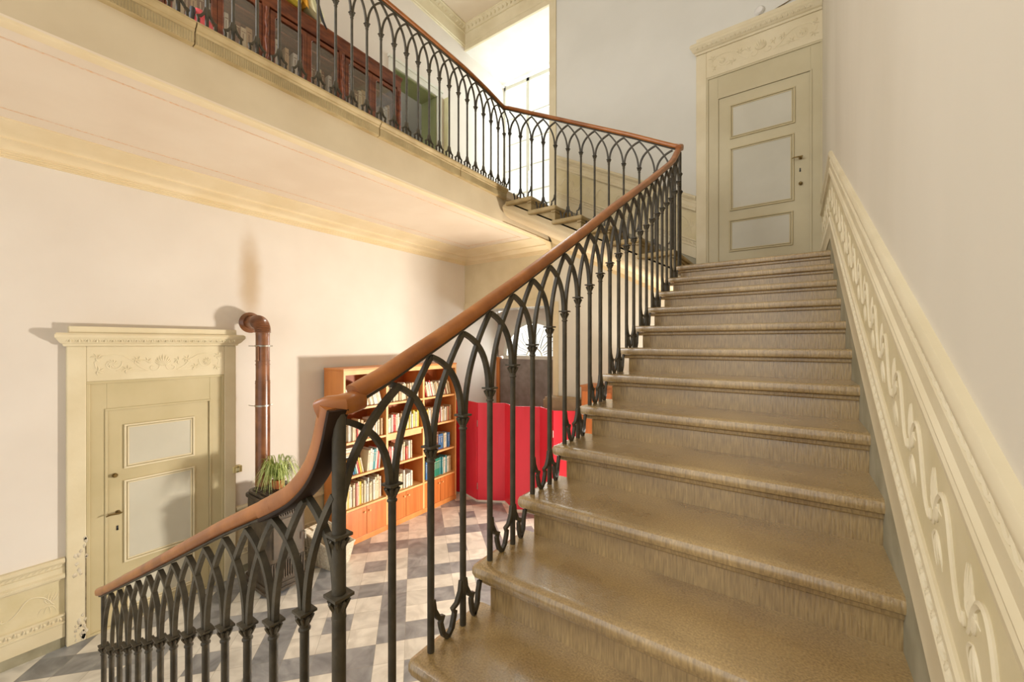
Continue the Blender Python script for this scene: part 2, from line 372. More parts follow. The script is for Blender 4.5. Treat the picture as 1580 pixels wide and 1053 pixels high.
# stone edge of the gallery: several blocks with joints
r = thing('trim_1', 'moulded brown stone edge along the gallery front', 'stone edge', (0, 0, 0), 0, None, 'structure')
prof = [(GX - .06, GZ - .135), (GX + .012, GZ - .135), (GX + .012, GZ - .062), (GX + .026, GZ - .052), (GX + .026, GZ - .042), (GX + .040, GZ - .032),
        (GX + .048, GZ - .018), (GX + .046, GZ - .004), (GX + .036, GZ + .004), (GX - .28, GZ + .004), (GX - .28, GZ - .05), (GX - .06, GZ - .05)]
yb = [YB, -.6, .95, 2.35, 3.45, GYC]
for y0, y1 in zip(yb, yb[1:]):
    mb = MB(); solid_profile(mb, prof, y0 + .003, y1 - .003)
    mb.m = 1
    mb.box(GX - .0, GX + .0165, y0 + .006, y1 - .006, GZ - .13, GZ - .066)
    mb.build('stone_block', [M['stone_edge'], M['stone_ribbed']], r, 30, bevel=.002)
# soffit panel under the gallery with painted lines and cornice
mb = MB(); mb.box(WL, GX - .03, YB, WB, SB - .012, SB)
struct(mb.build('ceiling_gallery', M['soffit'], None, 0), 'flat pink-cream underside of the gallery', 'ceiling')
def path_extrude(mb, prof, path, inward):
    """prof (out, down) swept on a polyline of (x, y) with mitred corner; inward = direction of out per vertex"""
    n = len(prof); vs = []
    for (x, y, z), (ix, iy) in zip(path, inward):
        for o, d in prof: vs.append((x + ix * o, y + iy * o, z - d))
    fs = []
    for i in range(len(path) - 1):
        for k in range(n):
            k2 = (k + 1) % n; fs.append((i * n + k, i * n + k2, (i + 1) * n + k2, (i + 1) * n + k))
    fs.append(tuple(range(n))); fs.append(tuple(range((len(path) - 1) * n, len(path) * n))[::-1])
    mb.add(vs, fs)
CV = [(0, 0), (.40, 0), (.40, .008), (.385, .012), (.33, .022), (.24, .036), (.18, .05), (.165, .062), (.165, .074), (.135, .078), (.085, .092), (.055, .112), (.048, .12), (.048, .132), (.036, .134), (.036, .146), (.022, .148), (.022, .16), (.010, .162), (.010, .172), (0, .174)]
mb = MB(); path_extrude(mb, CV, [(WL, YB, SB - .012), (WL, WB, SB - .012), (GX - .02, WB, SB - .012)], [(1, 0), (1, -1), (0, -1)])
struct(mb.build('trim_2', M['cornice'], None, 30), 'cream cove cornice under the gallery', 'cornice')
mb = MB(); prof = [(0, 0), (.10, 0), (.10, .006), (.085, .012), (.075, .012), (.07, .02), (.012, .02), (.0, .014)]
path_extrude(mb, prof, [(GX - .03, YB, SB - .012), (GX - .03, WB, SB - .012)], [(-1, 0), (-1, 0)])
struct(mb.build('trim_3', M['cornice'], None, 30), 'cream moulding on the outer edge of the gallery underside', 'moulding')
mb = MB()
for x0, x1 in ((WL + .565, WL + .583), (GX - .262, GX - .245)):
    mb.box(x0, x1, YB, WB - .52, SB - .0135, SB - .012)
mb.box(WL + .565, GX - .245, WB - .583, WB - .565, SB - .0135, SB - .012)
M['painted_line'] = noise_mat('painted_line', (.70,.44,.24), (.74,.60,.46), 60, .85)
struct(mb.build('trim_4', M['painted_line'], None, 0), 'faded orange painted line border on the gallery underside', 'painted line')
# upper cornices
CU = [(0, 0), (.13, 0), (.13, .02), (.11, .03), (.10, .05), (.07, .07), (.06, .09), (.06, .115), (.045, .12), (.03, .15), (.03, .30), (.018, .31), (.018, .33), (0, .34)]
mb = MB(); path_extrude(mb, CU, [(WL, YB, CEIL), (WL, WB, CEIL), (WR, WB, CEIL), (WR, YB, CEIL)], [(1, 0), (1, -1), (-1, -1), (-1, 0)])
co = thing('trim_5', 'cream upper cornice with leaf ornament below the ceiling', 'cornice', (0,0,0), 0, None, 'structure')
mb.build('cornice_moulding', M['trim'], co, 30)
mb = MB()
random.seed(3)
for i in range(60):
    x = WL + .15 + i * .085
    mb.tube([(x, WB - .095, CEIL - .03), (x + .02, WB - .088, CEIL - .06), (x, WB - .075, CEIL - .08)], [.016, .024, .008], 6, flat=.7)
for i in range(60):
    y = WB - .15 - i * .085
    mb.tube([(WL + .095, y, CEIL - .03), (WL + .088, y + .02, CEIL - .06), (WL + .075, y, CEIL - .08)], [.016, .024, .008], 6, flat=.7)
mb.build('leaf_ornament', M['relief'], co, 40)
# pilaster trim beside the bay
mb = MB(); mb.box(RX - .06, RX + .06, WB - .02, WB, GZ, 5.44)
struct(mb.build('trim_6', M['trim'], None, 0, bevel=.004), 'cream upright trim beside the upper window bay', 'trim')
mb = MB(); mb.box(WL, RX, WB - .018, WB, 5.40, 5.46)
struct(mb.build('trim_7', M['trim'], None, 0, bevel=.004), 'cream trim across the top of the upper window bay', 'trim')
mb = MB(); mb.box(WL, RX - .0, WB - .025, WB, .60, .72); mb.box(RX, RX + .10, WB - .012, WB, F, .66)
struct(mb.build('trim_8', M['trim'], None, 0, bevel=.004), 'cream beam trim across the lower window bay', 'trim')

# ------------------------------------------------------------------ upper window
r = thing('window_1', 'tall white casement window in the upper bay, overexposed daylight', 'window', (WL, RB, GZ), 0, None, 'structure')
W_ = RX - WL; H_ = 5.36 - GZ
mb = MB()
for x in (.0, .56, 1.20, W_ - .06): mb.box(x, x + .075 if x else .05, -.06, .02, 0, H_)
mb.box(0, W_, -.06, .02, H_ - .08, H_); mb.box(0, W_, -.06, .02, 0, .12)
mb.build('window_frame', M['white_window'], r, 0, bevel=.006)
mb = MB()
for z in (1.02, 1.54, 2.07, 2.60): mb.box(.05, W_, -.035, -.015, z - .012, z + .012)
mb.build('glazing_bars', M['white_window'], r, 0)
mb = MB(); mb.box(.05, W_, -.026, -.022, .1, H_ - .06); mb.build('pane', M['glass'], r, 0)
mb = MB(); mb.box(.62, .635, -.10, -.06, .9, 1.4); mb.build('espagnolette', M['steel'], r, 0)
mb = MB()  # iron guard outside
for k in range(9):
    x0 = .02 + k * .2
    for s in (0, 1):
        p = [(x0 + (1 - 2 * s) * (math.sin(t_ / 10 * PI / 2) * .2) + s * .2, .16, .75 * t_ / 10) for t_ in range(11)]
        mb.tube(p, .007, 6)
mb.tube([(0, .16, .78), (W_, .16, .78)], .012, 6); mb.tube([(0, .16, .1), (W_, .16, .1)], .01, 6)
mb.build('guard_rail', M['iron'], r)
# lower fanlight window with grey door
r = thing('window_2', 'half-round fanlight with radiating bars above a grey door', 'window', (-4.13, RBL, -.26), 0, None, 'structure')
mb = MB(); R0, R1 = .64, .72
n = 28
arc = [(math.cos(PI * i / n), math.sin(PI * i / n)) for i in range(n + 1)]
# wall around the arch as panel with hole
x0, x1, z1 = WL + 4.13, RX + 4.13, .66 + .26
vs = []; fs = []
for i, (cx_, sx_) in enumerate(arc):
    k = min((x1 if cx_ > 0 else -x0) / max(abs(cx_), 1e-6), z1 / max(sx_, 1e-6))
    for yy in (0, .12):
        vs.append((R1 * cx_, yy, R1 * sx_)); vs.append((cx_ * k, yy, sx_ * k))
for i in range(n):
    a = i * 4; b_ = a + 4
    fs += [(a, a + 1, b_ + 1, b_), (a + 2, a + 3, b_ + 3, b_ + 2), (a, b_, b_ + 2, a + 2)]
mb.add(vs, fs)
# corners
mb.box(x0, x0 + .02, 0, .12, 0, z1)
mb.build('arch_wall', M['plaster'], r, 30)
mb = MB()
mb.band([(cx_ * (R0 + .04), sx_ * (R0 + .04)) for cx_, sx_ in arc], .08, .08, .03)
mb.box(-R1, R1, -.02, .08, -.05, .02)
for a in range(1, 8):
    an = PI * a / 8
    mb.band([(.17 * math.cos(an), .17 * math.sin(an)), (R0 * math.cos(an), R0 * math.sin(an))], .014, .02, .03)
mb.band([(cx_ * .17, sx_ * .17) for cx_, sx_ in arc], .028, .03, .03)
mb.build('fan_frame', M['white_window'], r, 30)
mb = MB()
for a in range(8):
    an = PI * (a + .5) / 8
    mb.band([(math.cos(an + q) * (.2 + .36 * k_), math.sin(an + q) * (.2 + .36 * k_)) for k_, q in ((0, 0), (.3, .1), (.6, .13), (1, .0))], .01, .012, .06)
mb.build('iron_scrolls', M['iron'], r, 30)
mb = MB(); mb.add([(0, .04, 0)] + [(R0 * a_, .04, R0 * b_) for a_, b_ in arc], [(0, i, i + 1) for i in range(1, n + 1)]); mb.build('pane', M['glass'], r, 0)
r = thing('door_4', 'grey weathered double door below the fanlight', 'door', (WL, RBL, F), 0, None, 'structure')
mb = MB(); mb.box(.07, .90, -.02, .06, 0, 2.22); mb.box(.91, W_, -.02, .06, 0, 2.22)
mb.build('door_leaf', M['greydoor'], r, 0, bevel=.008)
mb = MB(); mb.box(.0, .07, -.05, .06, 0, 2.25); mb.build('door_jamb', M['shelfwood'], r, 0, bevel=.004)
# low door added under the landing for the low light (hidden behind the flight)
r = thing('door_5', 'unseen glazed door added under the landing', 'door', (-1.15, WB, F), 0, None, 'structure')
mb = MB(); mb.box(0, .08, 0, .08, 0, 2.23); mb.box(.92, 1, 0, .08, 0, 2.23); mb.box(0, 1, 0, .08, 2.15, 2.23); mb.box(0, 1, 0, .08, 0, .15)
mb.build('door_frame', M['white_window'], r, 0, bevel=.004)
mb = MB(); mb.box(.08, .92, .035, .045, .15, 2.15); mb.build('pane', M['glass'], r, 0)

# ------------------------------------------------------------------ reliefs
def arc_pts(cx, cy, r0, r1, a0, a1, n=14):
    return [(cx + (r0 + (r1 - r0) * i / n) * math.cos(a0 + (a1 - a0) * i / n), cy + (r0 + (r1 - r0) * i / n) * math.sin(a0 + (a1 - a0) * i / n)) for i in range(n + 1)]
def rel(mb, pts, r, w0=0.0, flat=.75):
    """raised stem on a wall: pts (u, v)"""
    mb.tube([(p[0], w0, p[1]) for p in pts], r, 6, flat=flat, flat_axis=(0, 1, 0))
def leafr(mb, x, y, a, L, wd, w0=0.0, curl=.5, n=5):
    pts = []; rs = []
    for i in range(n + 1):
        t = i / n; an = a + curl * t
        pts.append((x + L * t * math.cos(an), y + L * t * math.sin(an))); rs.append(max(.0008, wd * math.sin(PI * (.12 + .88 * t)) + .0005))
    rel(mb, pts, rs, w0, 1.15)
def smooth2(p, n=4):
    out = []
    for i in range(len(p) - 1):
        a, b_, c, d_ = p[max(i - 1, 0)], p[i], p[i + 1], p[min(i + 2, len(p) - 1)]
        for j in range(n):
            t = j / n
            out.append(tuple(.5 * (2 * b_[q] + (c[q] - a[q]) * t + (2 * a[q] - 5 * b_[q] + 4 * c[q] - d_[q]) * t * t + (3 * b_[q] - a[q] - 3 * c[q] + d_[q]) * t ** 3) for q in range(2)))
    return out + [p[-1]]
def scroll(mb, u0, v0, P, H, fl=1, w0=0.0, k=1.0):
    """one S-scroll of a running vine with its leaf cluster, period P, height H centred on v0"""
    su_, sv_ = P / .212, H / .27; hu = u0 + P * .62; hv = v0 + .05 * sv_
    T = lambda a, b_: (hu + a * su_, hv + b_ * sv_)
    st_ = smooth2([(-.125, -.095), (-.13, -.112), (-.116, -.118), (-.09, -.102), (-.066, -.055), (-.048, -.010), (-.025, .012), (.002, .002), (.026, -.026), (.042, -.060), (.050, -.085), (.060, -.104)])
    rel(mb, [T(a, b_) for a, b_ in st_], [.0042 * k + .002 * k * math.sin(PI * i / (len(st_) - 1)) for i in range(len(st_))], w0, 1.1)
    def lf(x0, y0, x1, y1, wd, curl):
        a = math.atan2((y1 - y0) * sv_, (x1 - x0) * su_); L = math.hypot((y1 - y0) * sv_, (x1 - x0) * su_)
        x, y = T(x0, y0); leafr(mb, x, y, a - curl / 2, L, wd * k, w0, curl)
    for x1, y1, wd, c_ in ((.098, -.010, .0034, .6), (.078, .006, .0036, .3), (.054, .018, .0038, 0), (.030, .016, .0036, -.4), (.008, -.012, .0032, -1.0)):
        lf(.042, -.086, x1, y1, wd, c_)
    for x1, y1 in ((.088, -.05), (.066, -.035), (.03, -.03)):
        lf(.048, -.075, x1, y1, .0038, 1.1)
    for x1, y1, wd, c_ in ((.080, -.150, .0034, -.7), (.052, -.174, .0036, -.3), (.014, -.158, .0034, .5), (-.016, -.130, .0032, 1.0)):
        lf(.040, -.104, x1, y1, wd, c_)

def frieze(mb, x0, x1, z0, z1, w0):
    cx, cz = (x0 + x1) / 2, (z0 + z1) / 2; H = z1 - z0; W = x1 - x0
    for q in range(9):
        a = PI / 2 + (q - 4) * .33
        leafr(mb, cx, cz - H * .15, a, H * (.55 - .05 * abs(q - 4)), .010, w0, -(q - 4) * .08)
    for s in (-1, 1):
        def mir(pts): return [(cx + s * px, cz + py) for px, py in pts]
        for (ox, oy, R_) in ((W * .07, -H * .22, H * .22), (W * .36, -.02 * H, H * .34)):
            rel(mb, mir(arc_pts(ox, oy, R_, R_ * .2, PI * .9, PI * .9 + 5.2, 18)), .0065, w0)
        rel(mb, mir([(W * .11, -H * .38), (W * .17, -H * .2), (W * .22, H * .1), (W * .28, H * .3), (W * .34, H * .36), (W * .42, H * .3), (W * .47, H * .05), (W * .46, -H * .2)]), .0065, w0)
        rel(mb, mir([(W * .11, -H * .38), (W * .2, -H * .36), (W * .28, -H * .3), (W * .33, -H * .34)]), .005, w0)
        for (ox, oy, a0, cnt) in ((W * .19, H * .12, .6, 6), (W * .36, -H * .02, 0, 10), (W * .46, H * .25, .8, 5), (W * .26, -H * .28, -.8, 5), (W * .45, -H * .3, 2.2, 4), (W * .12, H*.05, 1.0, 4)):
            for q in range(cnt):
                a = a0 + q * 2 * PI / max(cnt, 6)
                if s < 0: a = PI - a
                leafr(mb, cx + s * ox, cz + oy, a, H * .2, .0068, w0, .7)

# ------------------------------------------------------------------ panelled doors
def ring(mb, x0, x1, z0, z1, wdt, y0, y1):
    mb.box(x0, x1, y0, y1, z1 - wdt, z1); mb.box(x0, x1, y0, y1, z0, z0 + wdt)
    mb.box(x0, x0 + wdt, y0, y1, z0 + wdt, z1 - wdt); mb.box(x1 - wdt, x1, y0, y1, z0 + wdt, z1 - wdt)
def panelled_door(name, label, mapf, c0, c1, base, open_u, open_top, leaf, leaf_top, panels, corn, knobs, paint, panel_mat, cut_right=False):
    r = thing(name, label, 'door', (0, 0, 0), 0, None, 'structure')
    top = corn[0]
    mb = MB(mapf)
    mb.box(c0, open_u[0], 0, .045, base, top)
    if c1 > open_u[1]: mb.box(open_u[1], c1, 0, .045, base, top)
    mb.box(open_u[0], open_u[1], 0, .045, open_top, top)
    mb.build('door_casing', M['trim'], r, 0, bevel=.006)
    # cornice
    e0, e1 = corn[2], corn[3]; h = corn[1] - corn[0]
    pr = [(a_ * .72, b_) for a_, b_ in [(0, 0), (.075, 0), (.085, .1), (.085, .18), (.10, .22), (.115, .30), (.13, .45), (.15, .62), (.155, .66), (.155, .85), (.14, 1.0), (0, 1.0)]]
    mb = MB(mapf); vs = []
    n = len(pr)
    for uu, sg in ((e0, 1), (e1, -1)):
        for o_, z_ in pr:
            vs.append((uu + sg * (.112 - o_) * (1 if not (cut_right and sg < 0) else 0), o_, corn[0] + z_ * h))
    fs = [(i, (i + 1) % n, n + (i + 1) % n, n + i) for i in range(n)] + [tuple(range(n))[::-1], tuple(range(n, 2 * n))]
    mb.add(vs, fs); mb.box(c0 + .01, c1 - .01, 0, .08, corn[1], corn[1] + .055)
    mb.build('door_cornice', M['trim'], r, 30)
    mb = MB(mapf); u = e0 + .09; k = 0
    while u < e1 - .09:
        zc = corn[0] + h * .46
        mb.tube([(u - .02, .090, zc - .012), (u - .008, .098, zc + .014), (u + .008, .098, zc + .014), (u + .02, .090, zc - .012)], [.004, .007, .007, .004], 5)
        leafr(mb, u, zc - .018, PI / 2, .035, .006, .095, 0)
        u += .052
    mb.build('leaf_moulding', M['relief'], r, 40)
    mb = MB(mapf); frieze(mb, open_u[0] + .02, open_u[1] - .02, open_top + (top - open_top) * .16, open_top + (top - open_top) * .84, .045)
    mb.build('frieze_relief', M['relief'], r, 50)
    # recessed frame
    mb = MB(mapf); mb.box(open_u[0], leaf[0], 0, .028, base, open_top); mb.box(leaf[1], open_u[1], 0, .028, base, open_top); mb.box(leaf[0], leaf[1], 0, .028, leaf_top, open_top)
    ring(mb, open_u[0], open_u[1], base, open_top, .022, .028, .041)
    ring(mb, leaf[0] - .012, leaf[1] + .012, base - .02, leaf_top + .012, .018, .028, .036)
    mb.build('door_frame', paint, r, 0, bevel=.003)
    mb = MB(mapf); mb.box(leaf[0] + .004, leaf[1] - .004, 0, .022, base + .01, leaf_top - .004)
    lf = mb.build('door_leaf', paint, r, 0, bevel=.003)
    for (a0, a1, z0, z1) in panels:
        mb = MB(mapf); ring(mb, a0, a1, z0, z1, .016, .022, .036); ring(mb, a0 + .022, a1 - .022, z0 + .022, z1 - .022, .012, .022, .031)
        mb.build('panel_moulding', M['trim'] if paint is M['door_paint'] else M['door_paint'], lf, 0, bevel=.003)
        mb = MB(mapf); mb.box(a0 + .034, a1 - .034, .02, .0255, z0 + .034, z1 - .034); mb.build('door_panel', panel_mat, lf, 0)
    for kind, ku, kz in knobs:
        mb = MB(mapf)
        if kind == 'knob':
            mb.tube([(ku, .02, kz), (ku, .034, kz)], [.02, .02], 14); mb.tube([(ku, .034, kz), (ku, .05, kz), (ku, .06, kz)], [.008, .015, .009], 12)
            mb.build('knob', M['brass'], lf, 40)
        elif kind == 'handle':
            mb.tube([(ku, .02, kz), (ku, .03, kz)], [.018, .018], 12); mb.tube([(ku, .03, kz), (ku, .07, kz)], .008, 8)
            mb.tube([(ku + .02, .07, kz + .003), (ku, .07, kz), (ku - .06, .072, kz + .004), (ku - .085, .07, kz - .004)], [.007, .009, .007, .005], 8)
            mb.build('handle', M['brass'], lf, 40)
        else:
            mb.tube([(ku, .02, kz - .014), (ku, .027, kz - .014)], .008, 8); mb.box(ku - .006, ku + .006, .02, .027, kz - .016, kz + .02)
            mb.build('keyhole', M['black'], lf, 40)
    return r
mapL = lambda u, w, v: (WL + w, u, v)
mapB = lambda u, w, v: (u, WB - w, v)
mapR = lambda u, w, v: (WR - w, u, v)
panelled_door('door_1', 'cream panelled door with carved frieze beside the stove in the lower hall', mapL, .621, 1.862, F + .0, (.735, 1.755), -.33, (.862, 1.628), -.59,
    [(.975, 1.50, -1.135, -.735), (.975, 1.50, -1.985, -1.24), (.975, 1.50, -2.42, -2.09)], (-.025, .088, .545, 1.93),
    [('knob', .915, -1.18), ('handle', .935, -1.515), ('keyhole', .932, -1.655)], M['door_paint'], M['door_panel'])
panelled_door('door_2', 'tall cream panelled door with carved frieze at the top of the main flight', mapB, -1.035, WR, .77, (-.915, .25), 3.335, (-.785, .142), 3.04,
    [(-.655, .0, 2.50, 2.915), (-.655, -.01, 1.62, 2.39), (-.665, -.02, 1.12, 1.51)], (3.66, 3.79, -1.10, WR - .002),
    [('handle', .05, 2.088), ('keyhole', .046, 1.955), ('knob', .05, 1.80)], M['door_paint_upper'], M['door_panel'], True)

# ------------------------------------------------------------------ dado (wainscot) with relief
def dado(name, label, mapf, u0, u1, z0, slope, k, period, lo=0.0, parent=None, prot=1.0):
    shr = lambda u, w, v: mapf(u, w, z0 + slope * (u - u0) + v)
    sh = lambda u, w, v: mapf(u, w * prot, z0 + slope * (u - u0) + v)
    r = parent or thing(name, label, 'wainscot', (0, 0, 0), 0, None, 'structure')
    def strip(nm, prof, mat, sm=30):
        mb = MB(sh); n = len(prof)
        vs = [(uu, w_, v_ * k) for uu in (u0, u1) for w_, v_ in prof]
        mb.add(vs, [(i, (i + 1) % n, n + (i + 1) % n, n + i) for i in range(n)] + [tuple(range(n))[::-1], tuple(range(n, 2 * n))])
        return mb.build(nm, mat, r, sm)
    strip('skirting', [(0, lo), (.012, lo), (.012, .095), (0, .095)], M['grey_base'], 0)
    strip('lower_rail', [(0, .095), (.022, .095), (.022, .215), (.028, .222), (.028, .232), (.018, .238), (.018, .285), (.028, .29), (.026, .302), (.016, .308), (0, .308)], M['trim'])
    strip('field', [(0, .30), (.006, .30), (.006, .63), (0, .63)], M['dadopanel'], 0)
    strip('upper_rail', [(0, .612), (.012, .613), (.014, .622), (.022, .624), (.036, .634), (.040, .652), (.034, .660), (.036, .668), (.026, .676), (.022, .678), (.022, .722), (.027, .724), (.027, .728), (.018, .730), (.018, .758), (.027, .760), (.030, .766), (.040, .780), (.040, .796), (.028, .81), (0, .812)], M['trim'])
    mb = MB(shr)
    n_ = max(1, round((u1 - u0 - .06) / period)); P = (u1 - u0 - .06) / n_
    for i in range(n_): scroll(mb, u0 + .03 + i * P, .470 * k, P, .27 * k, 1, .006 * prot, k)
    mb.build('vine_relief', M['relief'], r, 50)
    mb = MB(shr); u = u0 + .02
    while u < u1 - .02:
        leafr(mb, u, .252 * k, .5, .034, .0085, .018 * prot, .9); leafr(mb, u + .018, .272 * k, -.6, .03, .007, .018 * prot, -.9); leafr(mb, u + .03, .248 * k, 1.2, .03, .006, .018 * prot, .9)
        u += .045
    mb.build('leaf_band', M['relief'], r, 50)
    mb = MB(shr); u = u0 + .02
    while u < u1 - .04:
        rel(mb, [(u, .733 * k), (u + .006, .738 * k), (u + .024, .750 * k), (u + .030, .755 * k)], [.003, .007, .007, .003], .018 * prot)
        u += .034
    mb.build('rope_band', M['relief'], r, 50)
    return r
YK = 4.21
d = dado('trim_9', 'sloping cream wainscot with vine relief along the right wall', mapR, -.9, YK, nz(-.9), .16 / .306, 1.0, .212, lo=-.42, prot=.55)
dado('', '', mapR, YK, WB, .77, 0, 1.0, .212, parent=d, lo=0, prot=.55)
dado('trim_10', 'cream wainscot with vine relief left of the lower door', mapL, YB, .615, F, 0, .92, .30)
dado('trim_11', 'cream wainscot behind the stove and bookcase', mapL, 1.87, WB, F, 0, .92, .30)
dado('trim_12', 'sloping cream wainscot with vine relief behind the upper flight', mapB, RX + .06, -1.04, nz3(RX + .06), -.1815 / .345, 1.12, .30, lo=-.30)

# peeled plaster patches at the left door foot
mb = MB(mapL)
random.seed(11)
for i in range(34):
    z = F + .02 + abs(random.gauss(0, .13)) if i < 22 else F + random.uniform(.55, .88)
    u = .705 + random.uniform(-.045, .03); a = random.uniform(.008, .024); m_ = 9
    ring_ = [(u + a * random.uniform(.5, 1.2) * math.cos(2 * PI * q / m_) * .8, z + a * random.uniform(.6, 1.5) * math.sin(2 * PI * q / m_)) for q in range(m_)]
    mb.add([(p, .044, q) for p, q in ring_] + [(u + (p - u) * .8, .0475, z + (q - z) * .8) for p, q in ring_], [(q, (q + 1) % m_, m_ + (q + 1) % m_, m_ + q) for q in range(m_)] + [tuple(range(m_, 2 * m_))])
M['plaster_bare'] = noise_mat('plaster_bare', (.52,.44,.31), (.68,.61,.48), 25, .9, .6, 60)
struct(mb.build('trim_13', M['plaster_bare'], None, 60), 'flaking plaster at the foot of the lower door casing', 'flaking plaster')
mb = MB(mapL); mb.box(.729, .7345, .03, .0468, F + .12, F + .80)
struct(mb.build('trim_14', noise_mat('crack', (.10,.07,.04), (.30,.24,.15), 30, .9), None, 0), 'dark crack beside the lower door frame', 'crack')

# ------------------------------------------------------------------ main flight
def step_mesh(L0, L1, run, rise, depth=None):
    """local: x across from L0 to L1, y going up the flight, z=0 tread top, nosing front at y=0"""
    mb = MB()
    # nosing profile in (y, z)
    pr = [(.030, -.052), (.014, -.050), (.004, -.043), (0, -.030), (0, -.018), (.005, -.007), (.016, -.0008), (.04, 0), (run + .05, 0), (run + .05, -.052)]
    mb.extrude(pr, (L0 + .022, 0, 0), (L1, 0, 0), (0, 1, 0), (0, 0, 1))
    # rounded left return
    pe = [(0.022, -.052), (.008, -.046), (0, -.032), (0, -.018), (.006, -.006), (.022, 0)]
    vs = [];
    for yy, o in ((.022, 1), (run + .05, 0)):
        for a, z in pe: vs.append((L0 + a, yy, z))
    n = len(pe); mb.add(vs, [(i, (i + 1) % n, n + (i + 1) % n, n + i) for i in range(n)] + [tuple(range(n))[::-1], tuple(range(n, 2 * n))])
    # corner fan joining front nosing and return
    vs = []; K = 6
    prn = [(.022, -.052), (.008, -.046), (0, -.032), (0, -.018), (.006, -.006), (.022, 0)]
    for j in range(K + 1):
        a = PI / 2 * j / K
        for o, z in prn:
            rr = .022 - o
            vs.append((L0 + .022 - rr * math.cos(a), .022 - rr * math.sin(a), z))
    fs = []
    for j in range(K):
        for i in range(n - 1): fs.append((j * n + i, j * n + i + 1, (j + 1) * n + i + 1, (j + 1) * n + i))
    mb.add(vs, fs)
    # fillet under nosing
    pr = [(.030, -.072), (.024, -.066), (.022, -.052), (.08, -.052), (.08, -.072)]
    mb.extrude(pr, (L0 + .04, 0, 0), (L1, 0, 0), (0, 1, 0), (0, 0, 1))
    # riser block
    mb.box(L0 + .07, L1, .038, depth or run + .06, -rise - .02, -.07)
    return mb
st = thing('stone_staircase', 'main flight of worn brown stone steps rising to the upper door', 'staircase', (0, 0, 0))
steps = []
s0 = None
for n in range(1, 13):
    if n < 12:
        if s0 is None:
            s0 = step_mesh(0, 1.2385, .306, .16).build('step', M['stone'], st, 30); o = s0
        else:
            o = s0.copy(); COL.objects.link(o); o.parent = st
        o.location = (-1.0, .537 + .306 * n, -1.15 + .16 * n)
    else:
        mb = step_mesh(0, 1.2385, .9, .16); o = mb.build('step', M['stone'], st, 30); o.location = (-1.0, .537 + .306 * n, .77)
# top landing slab and start landing
mb = MB(); mb.box(-.98, WR - .014, 5.0, WB - .001, .60, .7695); mb.build('top_landing', M['stone'], st, 0)
mb = MB(); mb.box(-1.0, WR - .014, -.75, .90, -1.27, -1.15); mb.build('lower_landing', M['stone'], st, 0, bevel=.01)
mb = MB(); mb.extrude([(.88, -1.27), (4.25, .40), (4.25, .62), (.9, -1.16)], (-.90, 0, 0), (WR - .001, 0, 0), (0, 1, 0), (0, 0, 1)); mb.build('soffit_slab', M['soffit'], st, 0)
# ------------------------------------------------------------------ upper flight (rises to the left towards the gallery)
su = thing('stone_staircase', 'short upper flight of stone steps along the back wall up to the gallery', 'staircase', (0, 0, 0))
for k in range(6):
    X = -.98 - .345 * k; z = .95 + .1815 * k
    mb = MB(lambda x, y, z_, X=X, Z=z: (X - y, GYC - .09 + x, Z + z_))
    s = step_mesh(0, WB - .014 - GYC + .09, .345, .1815, .10); s2 = MB(lambda x, y, z_, X=X, Z=z: (X - y, GYC - .09 + x, Z + z_)); s2.add(s.v, s.fc); s2.build('step', M['stone_edge'], su, 30)
mb = MB()
pr = []
xa, xb = -.94, -3.14
za, zb_ = nz3(xa), nz3(xb)
vs = []
crossp = [(GYC - .055, -.252), (GYC - .085, -.268), (GYC - .10, -.295), (GYC - .095, -.33), (GYC - .06, -.372), (GYC - .0, -.400), (GYC + .12, -.415), (WB - .001, -.42), (WB - .001, -.22), (GYC - .03, -.22)]
for x, z in ((xa, za), (xb, zb_)):
    for y, dz in crossp: vs.append((x, y, z + dz))
n = len(crossp); mb.add(vs, [(i, (i + 1) % n, n + (i + 1) % n, n + i) for i in range(n)] + [tuple(range(n))[::-1], tuple(range(n, 2 * n))])
mb.build('soffit', M['cornice'], su, 40)
mb = MB(); vs = []
for y in (GYC - .035, WB - .015):
    vs += [(xa, y, za - .05 - .12), (xb, y, zb_ - .05 - .12), (xb, y, zb_ - .24), (xa, y, za - .24)]
for k in range(7):
    Xa = (-1.02 - .345 * (k - 1)) if k else -.99; z = .95 + .1815 * (k - 1) - .055 if k else .77
    Xb = -1.02 - .345 * k; Xb = max(Xb, xb)
    mb.extrude([(Xa, z), (Xb, z), (Xb, nz3(Xb) - .30), (Xa, nz3(Xa) - .30)], (0, GYC - .026, 0), (0, WB - .015, 0), (1, 0, 0), (0, 0, 1))
for y in (0,): mb.extrude([(xa, za - .20), (xa, za - .30), (xb, zb_ - .30), (xb, zb_ - .20)], (0, GYC - .026, 0), (0, WB - .015, 0), (1, 0, 0), (0, 0, 1))
mb.build('stringer', M['stone_edge'], su, 0)
mb = MB()
prc = [(0, 0), (0, .16), (.012, .16), (.012, .13), (.022, .13), (.022, .10), (.04, .08), (.10, .03), (.22, 0)]
vs = []
for x, z in ((xa, za - .40), (xb, zb_ - .40)):
    for o_, d_ in prc: vs.append((x, WB - .002 - o_, z - d_))
n = len(prc); mb.add(vs, [(i, (i + 1) % n, n + (i + 1) % n, n + i) for i in range(n)] + [tuple(range(n))[::-1], tuple(range(n, 2 * n))])
mb.build('cornice', M['cornice'], su, 30)
